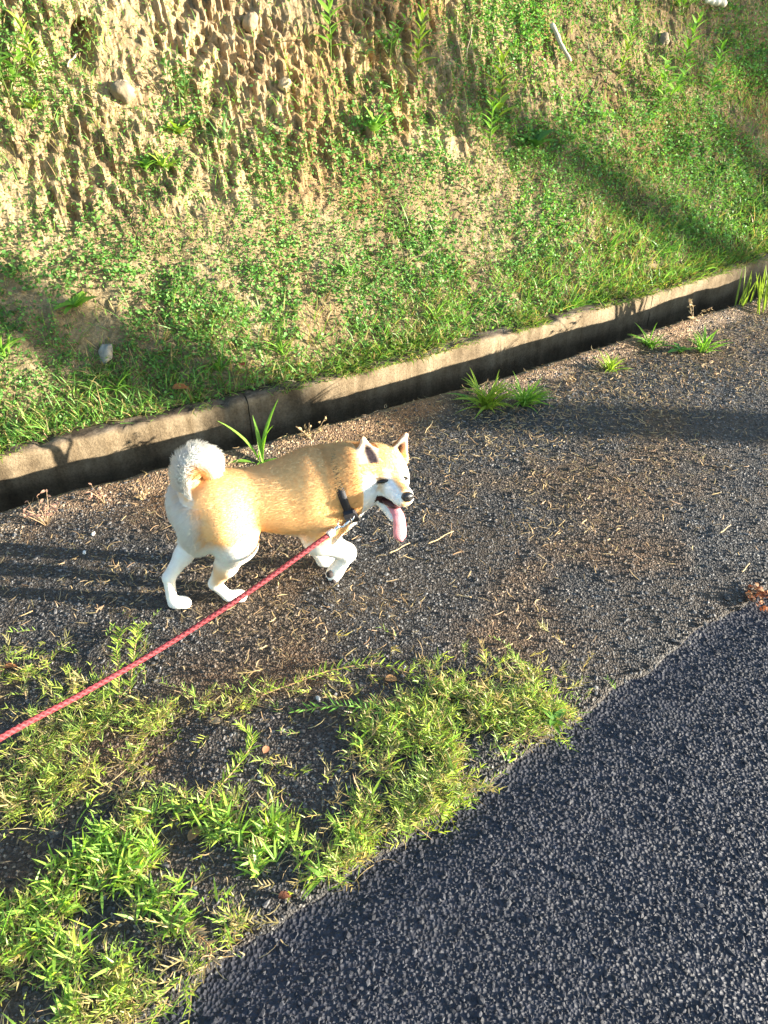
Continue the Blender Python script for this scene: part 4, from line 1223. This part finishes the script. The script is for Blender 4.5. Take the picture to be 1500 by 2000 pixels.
def weed(name, label, P, form, size, shade, group=None, seed=0, cat='weed', nl=None):
    R = random.Random(seed + int(P[0] * 1000))
    e = empty(name, P); tag(e, label, cat, group)
    if form == 'upright':
        lean = (R.uniform(-.12, .12), R.uniform(-.25, -.05))
        path = [np.array([lean[0] * s * s, lean[1] * s * s, s]) * size for s in np.linspace(0, 1, 6)]
        path[0][2] = -.02
        stem_part(e, path, .0035, .0015, (.14, .22, .05))
        n = nl or 18
        for k in range(n):
            s = .12 + .88 * k / (n - 1)
            p = np.array([lean[0] * s * s, lean[1] * s * s, s]) * size
            add_leaf(e, 'lance', shade, p, k * 2.4 + R.uniform(-.3, .3), .35 + .7 * s + R.uniform(-.2, .2), size * (.46 - .22 * s) * R.uniform(.8, 1.15), R.uniform(-.3, .3))
    elif form == 'rosette':
        for k in range(nl or 9):
            add_leaf(e, 'broad', shade, (0, 0, .004 + .002 * k), k * 2.4 + R.uniform(-.3, .3), R.uniform(.25, .8), size * R.uniform(.6, 1.0), R.uniform(-.2, .2), R.uniform(.6, .9))
    elif form == 'fern':
        for k in range(nl or 10):
            add_leaf(e, 'fern', shade, (R.uniform(-.01, .01), R.uniform(-.01, .01), .003), k * 2.4 + R.uniform(-.3, .3), R.uniform(.3, 1.2), size * R.uniform(.6, 1.0), R.uniform(-.3, .3))
    elif form == 'bush':
        for b in range(5):
            a = b * 1.26 + R.uniform(-.3, .3); tip = np.array([math.cos(a) * .45, math.sin(a) * .45 - .15, R.uniform(.55, 1)]) * size
            stem_part(e, [tip * s * np.array([1, 1, 1.15 - .15 * s]) + np.array([0, 0, -.01]) for s in np.linspace(0, 1, 5)], .0028, .0012, (.14, .20, .05))
            for k in range(nl or 8):
                s = .25 + .75 * k / ((nl or 8) - 1)
                add_leaf(e, 'lance', shade, tip * s * np.array([1, 1, 1.15 - .15 * s]), k * 2.4 + b, R.uniform(.1, .9), size * R.uniform(.24, .36), R.uniform(-.3, .3), 1.3)
    elif form == 'tuft':
        for k in range(nl or 16):
            add_leaf(e, 'blade', shade, (R.uniform(-.12, .12) * size, R.uniform(-.12, .12) * size, -.004), R.uniform(0, 6.28), R.uniform(.5, 1.45), size * R.uniform(.5, 1.0), R.uniform(-.3, .3), R.uniform(.5, .95))
    elif form == 'reed':
        for k in range(nl or 22):
            add_leaf(e, 'reed', shade, (R.uniform(-.45, .45) * size, R.uniform(-.2, .2) * size, -.02), R.uniform(0, 6.28), R.uniform(1.25, 1.55), size * R.uniform(.6, 1.0), R.uniform(-.3, .3), R.uniform(.9, 1.3))
    elif form == 'twiggy':
        for b in range(nl or 7):
            a = R.uniform(0, 6.28); tip = np.array([math.cos(a) * .6, math.sin(a) * .5, R.uniform(.25, 1)]) * size
            mid = tip * .5 + np.array([R.uniform(-.08, .08), R.uniform(-.08, .08), .06]) * size
            v, f = tube([np.array([0, 0, -.004]), mid * .5, mid, (mid + tip) / 2, tip], [.0015, .0013, .0011, .0009, .0006], 5)
            add_mesh('stem', v, f, M_straw, e, np.tile(np.array((.34, .24, .15)), (len(v), 1)), True)
            for k in range(7):
                s = R.uniform(.3, 1); p = tip * s + np.array([R.uniform(-.06, .06), R.uniform(-.06, .06), R.uniform(-.02, .06)]) * size
                add_leaf(e, 'broad', shade, p, R.uniform(0, 6.28), R.uniform(-.3, 1), size * R.uniform(.10, .19), R.uniform(-1, 1))
    return e
G = 'weeds on the bank'
W_ = [
 (655, 110, 'upright', .20, 'bright', 'tall spiky bright green weed standing alone high on the bare soil'),
 (826, 140, 'upright', .17, 'yellow', 'yellow-green leafy weed left of the deep dark gap in the soil'),
 (838, 75, 'rosette', .11, 'grey', 'weed raising two broad grey-green leaves near the top of the bank', 3),
 (770, 105, 'bush', .12, 'mid', 'small leafy weed between the spiky weed and the yellow-green weed'),
 (722, 115, 'rosette', .06, 'grey', 'tiny blue-grey rosette on bare soil right of the spiky weed', 6),
 (368, 195, 'bush', .12, 'dark', 'rounded dark green weed clump right of the pale boulder'),
 (358, 262, 'fern', .13, 'yellow', 'yellow-green feathery weed below the rounded dark clump'),
 (283, 330, 'rosette', .09, 'bright', 'star-shaped bright rosette of pointed leaves on the left of the bank', 8),
 (330, 325, 'fern', .10, 'yellow', 'feathery weed just right of the star-shaped rosette'),
 (738, 250, 'fern', .14, 'bright', 'feathery green weed in the middle of the bare slope'),
 (972, 235, 'upright', .22, 'yellow', 'tall yellow-green weed standing where the bare soil turns grassy'),
 (965, 290, 'upright', .16, 'bright', 'leafy weed just below the tall yellow-green one'),
 (1055, 290, 'rosette', .15, 'dark', 'dark glossy broad-leaved weed right of the tall yellow-green one', 10),
 (1300, 205, 'bush', .20, 'bright', 'large bright bushy weed at the sunlit edge of the tree shade'),
 (1340, 140, 'upright', .20, 'bright', 'upright weed behind the large bushy weed'),
 (1232, 85, 'upright', .13, 'dark', 'small dark upright weed below the top right of the bank'),
 (1215, 150, 'upright', .15, 'yellow', 'pale slender weed left of the large bushy weed'),
 (1390, 190, 'upright', .20, 'mid', 'tall weed standing in the shade at the upper right'),
 (1340, 30, 'bush', .17, 'bright', 'sunlit bushy weed beside the pale cut branch'),
 (150, 590, 'rosette', .12, 'bright', 'flat broad-leaved rosette just above the shadow band at the left', 8),
 (30, 180, 'bush', .17, 'bright', 'lush leafy weed in the upper left corner'),
 (85, 150, 'upright', .15, 'yellow', 'yellow-green weed beside the dark hollow in the soil'),
 (75, 215, 'fern', .08, 'yellow', 'small feathery weed left of the pale boulder'),
 (540, 390, 'tuft', .10, 'mid', 'grass tuft in the middle left of the slope'),
 (690, 540, 'tuft', .12, 'mid', 'dark grass tuft at mid slope above the ditch'),
 (440, 270, 'tuft', .13, 'grey', 'grey-green grass tuft beside a dark hole in the bare slope'),
 (1190, 480, 'tuft', .17, 'mid', 'tall loose grass tuft on the shaded right slope'),
 (1300, 500, 'tuft', .15, 'dark', 'dark grass tuft in the shade above the ditch at the right'),
 (1120, 600, 'tuft', .12, 'bright', 'bright grass tuft on the ditch edge at the right of centre'),
 (20, 690, 'tuft', .16, 'bright', 'long-bladed grass tuft at the left edge in the shadow band'),
 (240, 750, 'tuft', .15, 'bright', 'seeding grass tuft on the ditch edge at the lower left'),
 (420, 715, 'tuft', .15, 'mid', 'spreading grass tuft in the shadow band above the ditch'),
 (560, 690, 'tuft', .13, 'bright', 'grass tuft by the ditch edge behind the dog'),
 (850, 620, 'tuft', .12, 'bright', 'low grass tuft above the ditch right of the dog'),
]
NAMES = {'upright': 'leafy_weed', 'rosette': 'rosette_weed', 'fern': 'feathery_weed', 'bush': 'bushy_weed', 'tuft': 'grass_tuft'}
for q in W_:
    x, y, form, size, shade, lab = q[:6]
    weed(NAMES[form], lab, bank_at(x, y), form, size * {'upright': 1.25, 'bush': 1.2, 'tuft': 1.1}.get(form, .85), shade, G, seed=x, nl=q[6] if len(q) > 6 else None)

def shoulder_pt(x, y):
    P = ground_at(x, y); P[2] = shoulder_z(P[0], P[1]); return P
# the tall plant rooted in the ditch edge behind the dog
P = shoulder_pt(512, 905); P[2] += .0
e = empty('broad_grass_plant', P); tag(e, 'tall grass with a few long ribbon leaves growing at the ditch edge behind the dog', 'grass plant')
for (az, el, sz, wd, rl) in ((2.9, 1.2, .21, .75, .3), (1.9, 1.45, .17, .7, .1), (.75, 1.42, .23, .55, .2), (.6, 1.44, .15, .7, -.3), (3.4, .45, .12, 1.2, 0), (5.9, .35, .10, 1.2, .2), (4.6, .5, .08, 1.2, 0), (.2, .3, .11, 1.1, 0)):
    add_leaf(e, 'corn', 'bright', (random.uniform(-.012, .012), random.uniform(-.008, .008), -.004), az, el, sz, rl, wd)
P = shoulder_pt(950, 795)
e = weed('grass_clump', 'dense bright grass clump spilling from the ditch edge at the centre', P, 'tuft', .17, 'yellow', cat='grass plant', seed=5, nl=70)
add_leaf(e, 'corn', 'mid', (-.03, .01, .01), 2.95, .55, .13, .2, 1.2)
e = weed('grass_clump', 'shorter right half of the grass clump beside the ditch', shoulder_pt(1025, 790), 'tuft', .14, 'bright', cat='grass plant', seed=6, nl=60)
weed('grass_clump', 'small grass sprig at the ditch edge left of the right-hand weed pair', shoulder_pt(1270, 680), 'tuft', .13, 'bright', cat='grass plant', seed=7, nl=34)
weed('rosette_weed', 'leafy sprig lying on litter, middle of three by the ditch at the right', shoulder_pt(1325, 690), 'rosette', .08, 'mid', cat='weed', seed=7, nl=7)
weed('grass_clump', 'bright grass sprig, rightmost of three by the ditch at the right', shoulder_pt(1372, 688), 'tuft', .13, 'bright', cat='grass plant', seed=8, nl=34)
weed('grass_clump', 'low yellowish weed patch on the ditch edge at the right of centre', shoulder_pt(1190, 722), 'tuft', .10, 'yellow', cat='grass plant', seed=9, nl=50)
weed('reed_clump', 'stiff upright reed clump growing from the ditch at the right edge', shoulder_pt(1478, 606), 'reed', .25, 'reed', cat='reed', seed=3, nl=26)
weed('dry_weed', 'dry pinkish weed on the ditch edge left of the dog', shoulder_pt(90, 1025), 'twiggy', .10, 'pink', cat='dry weed', seed=11, nl=9)
weed('dry_weed', 'smaller dry pinkish weed nearer the dog tail', shoulder_pt(205, 985), 'twiggy', .07, 'pink', cat='dry weed', seed=12, nl=7)
weed('dry_weed', 'straw-coloured dry weed right next to the dog tail', shoulder_pt(280, 975), 'twiggy', .06, 'dry', cat='dry weed', seed=13, nl=7)
weed('dry_weed', 'thin dead twiggy weed leaning over the ditch at the right', shoulder_pt(1350, 640), 'twiggy', .13, 'dry', cat='dry weed', seed=14, nl=4)
weed('dry_weed', 'low tangle of dry weed on the ditch edge above the dog back', shoulder_pt(610, 868), 'twiggy', .09, 'dry', cat='dry weed', seed=15, nl=9)
weed('dry_weed', 'tiny withered weed between the grass clump and the right sprigs', shoulder_pt(1110, 745), 'twiggy', .06, 'dry', cat='dry weed', seed=16, nl=6)
weed('rosette_weed', 'small round-leaved weed at the right tip of the foreground grass', shoulder_pt(1080, 1415), 'rosette', .05, 'mid', cat='weed', seed=17, nl=10)

# ------------------------------------------------------------------ creeping runners lying clear of the grass
def runner(label, pix, seed, shade='yellow'):
    R = random.Random(seed)
    pts_ = np.array([shoulder_pt(x, y) + np.array([0, 0, .008 + .012 * math.sin(math.pi * k / (len(pix) - 1))]) for k, (x, y) in enumerate(pix)])
    tt_ = np.concatenate([[0], np.cumsum(np.linalg.norm(np.diff(pts_, axis=0), axis=1))]); s_ = np.linspace(0, tt_[-1] * .999, 26)
    pa = catmull(pts_, tt_, s_)
    e = empty('grass_runner', pa[0]); tag(e, label, 'grass runner')
    v, f = tube(pa - pa[0], np.linspace(.0018, .0011, len(pa)), 6)
    add_mesh('stem', v, f, M_straw, e, np.tile(np.array((.42, .27, .14)), (len(v), 1)), True)
    for k in range(1, 26):
        d = pa[k] - pa[k - 1]; az = math.atan2(d[1], d[0])
        for s in (-1, 1):
            if R.random() < .85: add_leaf(e, 'lance', shade, pa[k] - pa[0], az + s * R.uniform(.5, 1.1), R.uniform(.2, 1.0), R.uniform(.016, .032), R.uniform(-.4, .4), .62)
runner('long creeping grass runner arching over bare asphalt below the dog', [(505, 1365), (570, 1345), (650, 1320), (730, 1308), (800, 1320)], 1)
runner('short creeping runner pointing left from the main grass patch', [(760, 1400), (700, 1392), (640, 1390), (575, 1395)], 2, 'mid')
runner('creeping runner curving along the bare asphalt gap in the grass', [(430, 1540), (470, 1500), (495, 1455), (470, 1420)], 3)
runner('upright runner reaching up past the leash at the left', [(235, 1370), (235, 1320), (232, 1270), (240, 1235)], 4)
runner('second upright runner beside the leash, right of the first', [(255, 1360), (262, 1310), (268, 1265), (272, 1228)], 5)
runner('pale dry runner sprawling onto the new road at the lower left', [(330, 1800), (380, 1830), (415, 1870), (400, 1900)], 6, 'dry')
runner('runner reaching towards the new road beside the patch', [(790, 1590), (840, 1600), (880, 1595), (905, 1570)], 7)

# ------------------------------------------------------------------ fallen leaves, stones and sticks
def dead_leaf(label, P, size, az, col=(.30, .13, .05), curl=.9, el=.1):
    v, f = leaf_mesh('leaf', .55, curl, .35, 7)
    e = MB(); e.add(v * size, [f], col)
    c, s = math.cos(az), math.sin(az)
    o = e.build('fallen_leaf', M_dead, smooth=True); o.location = P; o.rotation_euler = (random.uniform(-.3, .3), -el, az)
    tag(o, label, 'leaf', 'fallen leaves'); return o
dead_leaf('brown curled leaf lying in the shadow band above the ditch', bank_at(338, 762) + np.array([0, -.02, .03]), .07, .4)
dead_leaf('dark red leaf in the grass right of the shadow band', bank_at(488, 720) + np.array([0, -.02, .03]), .055, 2.0, (.16, .04, .025))
dead_leaf('tan leaf beside the long creeping runner', shoulder_pt(752, 1332) + np.array([0, 0, .008]), .035, .2, (.36, .20, .09))
dead_leaf('pale leaf on bare asphalt under the first grass runner', shoulder_pt(432, 1416) + np.array([0, 0, .008]), .032, 2.9, (.45, .33, .2))
dead_leaf('small pink-brown leaf in the bare asphalt gap', shoulder_pt(516, 1476) + np.array([0, 0, .008]), .026, 1.2, (.36, .17, .10))
dead_leaf('long narrow brown leaf lying in the gap within the grass', shoulder_pt(372, 1650) + np.array([0, 0, .012]), .045, 1.1, (.30, .18, .09), .8)
dead_leaf('rust leaf at the right tip of the foreground grass', shoulder_pt(1045, 1400) + np.array([0, 0, .015]), .035, 2.2, (.34, .14, .06))
dead_leaf('dark red leaf under the lower grass near the edge of the new road', shoulder_pt(545, 1760) + np.array([0, 0, .010]), .03, .5, (.10, .04, .025), 1.4)
dead_leaf('brown leaf at the far left edge of the asphalt', shoulder_pt(8, 1310) + np.array([0, 0, .008]), .035, .5, (.34, .15, .07))
dead_leaf('pale tan leaf in the grass near the right end of the ditch', bank_at(1210, 555) + np.array([0, -.02, .03]), .045, 1.5, (.42, .26, .15))
e = empty('leaf_pile', shoulder_pt(1490, 1168)); tag(e, 'small heap of reddish dry leaf scraps at the right edge', 'leaf heap')
sc_me = None
v, f = leaf_mesh('leaf', .7, .8, .3, 4)
cols = [(.26, .11, .06), (.20, .075, .04), (.33, .18, .10)]
scraps = [mesh_from('leaf', v, [f], np.tile(np.array(c), (len(v), 1)), True, M_dead) for c in cols]
for k in range(70):
    a = random.uniform(0, 6.28); r_ = .045 * math.sqrt(random.random())
    o = bpy.data.objects.new('leaf', scraps[k % 3]); o.location = (r_ * math.cos(a), r_ * math.sin(a) * .9, .004 + .022 * (1 - (r_ / .05) ** 2) * random.random())
    o.rotation_euler = (random.uniform(-.8, .8), random.uniform(-.8, .8), random.uniform(0, 6.28)); q = random.uniform(.010, .02); o.scale = (q, q, q)
    link(o, e)
def rock(name, label, P, r, col, cat='stone', seed=0, sink=.35, flat=(1, .9, .75), group=None):
    u, f = uv_ball((0, 0, 0), (1, 1, 1), None, 22, 14)
    d = u / np.maximum(np.linalg.norm(u, axis=1), 1e-6)[:, None]
    n_ = fbm(d[:, 0] * 1.7 + 7 + seed, d[:, 1] * 1.7 + d[:, 2] * 1.3, 400 + seed) - .5
    n2 = fbm(d[:, 0] * 6 + d[:, 2] * 4, d[:, 1] * 6 + seed, 410 + seed) - .5
    v = d * (1 + .9 * n_ + .35 * n2)[:, None] * np.array(flat) * r
    b = MB(); b.add(v, [f], np.array(col)); o = b.build(name, M_rock, smooth=True)
    o.location = P + np.array([0, 0, r * flat[2] * (1 - 2 * sink)]); o.rotation_euler = (.2 * seed, .1, .7 * seed)
    tag(o, label, cat, group); return o
rock('boulder', 'rounded pale boulder set in the bare soil at the upper left', bank_at(248, 192), .047, (.25, .195, .125), seed=1, sink=.5, flat=(1, .8, .8))
rock('cobble', 'smooth tan cobble embedded near the top of the bank', bank_at(487, 45), .034, (.30, .22, .135), seed=2, sink=.5, flat=(.9, .8, 1))
rock('clod', 'blocky pale clod of soil at the foot of the soil pillars', bank_at(560, 155), .026, (.42, .31, .18), seed=3, sink=.5, flat=(.8, .9, 1), cat='clod')
rock('field_stone', 'pointed grey stone lying in the shadow band at the left', bank_at(216, 690), .032, (.30, .28, .23), seed=4, sink=.35, flat=(.8, .6, 1.1))
rock('stone_lump', 'dark lumpy stone in the shaded soil at the upper right', bank_at(1300, 80), .036, (.20, .16, .11), seed=5, sink=.35)
rock('pebble', 'white pebble on the asphalt left of the dog tail', shoulder_pt(182, 1043), .0065, (.8, .78, .72), 'pebble', seed=6, sink=.2)
rock('pebble', 'white pebble in the dog leg shadow at the left', shoulder_pt(165, 1080), .006, (.8, .78, .74), 'pebble', seed=7, sink=.2)
rock('pebble', 'tiny pale pebble on the asphalt above the long runner', shoulder_pt(622, 1366), .006, (.6, .58, .52), 'pebble', seed=8, sink=.2)
def stick(name, label, A, B, r0, r1, col, cat='branch', bumps=.15):
    A = np.array(A); B = np.array(B); s = np.linspace(0, 1, 14); L_ = np.linalg.norm(B - A)
    pa = A + (B - A) * s[:, None] + np.stack([np.sin(s * 7) * .02, np.cos(s * 5) * .01, np.sin(s * 9 + 1) * .015], 1) * L_
    v, f = tube(pa - A, np.linspace(r0, r1, 14) * (1 + bumps * np.sin(s * 23)), 9)
    o = add_mesh(name, v, f, M_wood, None, np.tile(np.array(col), (len(v), 1)), True); o.location = A
    tag(o, label, cat); return o
up_ = np.array([0, -.03, .03])
stick('broken_branch', 'pale weathered branch lying down the slope below the vines', bank_at(1080, 55) + up_, bank_at(1115, 125) + up_, .013, .008, (.46, .39, .29))
stick('cut_branch', 'pale cut branch end poking out at the top right', bank_at(1375, 8) + up_, bank_at(1412, 30) + up_ * 2, .016, .017, (.70, .62, .48))
stick('twig', 'grey twig leaning below the dark hollow at the upper left', bank_at(162, 105) + up_ * .7, bank_at(144, 145) + up_ * .7, .004, .003, (.5, .42, .32), 'twig')
stick('dead_twig', 'thin dry bent stem hanging beside the deep gap in the soil', bank_at(927, 70) + up_ * 1.2, bank_at(915, 125) + up_, .003, .002, (.5, .38, .24), 'twig')
# straw pieces on the asphalt large enough to tell apart
SP = [(760, 1085, 800, 1065, 'pale bent straw just right of the lifted paw'), (835, 1065, 885, 1042, 'long pale straw on the asphalt right of the dog'), (845, 765 + 60, 830, 850, 'branching straw in the pole shadow right of the ear'), (1050, 1085, 1062, 1095, 'star of dry straw on open asphalt right of centre'),
      (890, 1165, 920, 1172, 'short straw on the open asphalt below the dog head'), (970, 1272, 1000, 1262, 'brown straw above the foreground grass tip'), (1405, 1045, 1425, 1030, 'lone curved straw near the right edge'), (1448, 1120, 1462, 1105, 'pale straw standing near the heap of leaf scraps')]
for k, (xa, ya, xb, yb, lab) in enumerate(SP):
    A = shoulder_pt(xa, ya) + np.array([0, 0, .006]); B = shoulder_pt(xb, yb) + np.array([0, 0, .010])
    stick('straw', lab, A, B, .0019, .0012, (.55, .40, .22), 'straw', .1)

# ------------------------------------------------------------------ roadside things out of the picture, whose shadows fall into it
def along_sun(x, d): return np.array([x, 2.416 - .095 * (x - .15) + .02 + d, 0.0])
pole = empty('utility_pole', along_sun(8.6, .02)); tag(pole, 'round concrete utility pole across the road, casting the long shadow band', 'utility pole')
v, f = tube([np.array([0, 0, z_]) for z_ in (-.1, 0, 3, 6, 9)], [.125, .122, .115, .10, .085], 20)
add_mesh('shaft', v, f, M_conc, pole, np.ones((len(v), 3)), True)
v, f = tube([np.array([-.7, 0, 8.2]), np.array([0, 0, 8.2]), np.array([.7, 0, 8.2])], .04, 8)
add_mesh('crossarm', v, f, M_steel, pole)
for x_ in (-.6, 0.25, .6):
    v, f = tube([np.array([x_, 0, 8.24 + q]) for q in (0, .04, .05, .09, .1, .14)], [.02, .05, .03, .05, .03, .02], 10)
    add_mesh('insulator', v, f, M_rock, pole, np.full((len(v), 3), .7), True)
def tree(label, P, h, r, crown, n, seed, low=.35):
    R = np.random.default_rng(seed)
    e = empty('roadside_tree', P); tag(e, label, 'tree', 'trees across the road')
    b = MB()
    pa = [np.array([.09 * math.sin(k * 1.3 + seed), .09 * math.cos(k * 1.7 + seed), h * .8 * k / 7 - .05]) for k in range(8)]
    v, f = tube(pa, np.linspace(r, r * .35, 8), 10); b.add(v, f, (.16, .12, .085))
    tips = []
    for k in range(11):
        z0 = h * (low + .45 * k / 11); a = k * 2.4 + seed; q = np.array([math.cos(a), math.sin(a), R.uniform(.2, .7)]) * crown * R.uniform(.6, .95)
        s0 = np.array([0, 0, z0]); v, f = tube([s0, s0 + q * .4 + np.array([0, 0, .05]), s0 + q * .75, s0 + q], [r * .35, r * .25, r * .16, r * .07], 7); b.add(v, f, (.16, .12, .085)); tips += [s0 + q * w for w in (.45, .7, .9, 1.05)]
    b.build('trunk', M_wood, e, True)
    tips = np.array(tips + [np.array([0, 0, h * .85])])
    c = tips[R.integers(0, len(tips), n)] + R.normal(0, crown * .22, (n, 3))
    V_, F_ = leaflets(c, R.uniform(.09, .17, n), .9)
    add_mesh('crown', V_, [F_], M_leaf, e, np.repeat(greens(n, (.07, .13, .03)), 6, 0))
    return e
tree('slender tree across the road whose trunk shades the right of the bank', along_sun(24, 1.62), 12.0, .17, .6, 500, 3, .46)
tree('low-branched tree across the road whose crown shades the upper right', along_sun(22, 3.35), 9.0, .2, 1.2, 2600, 5, .30)
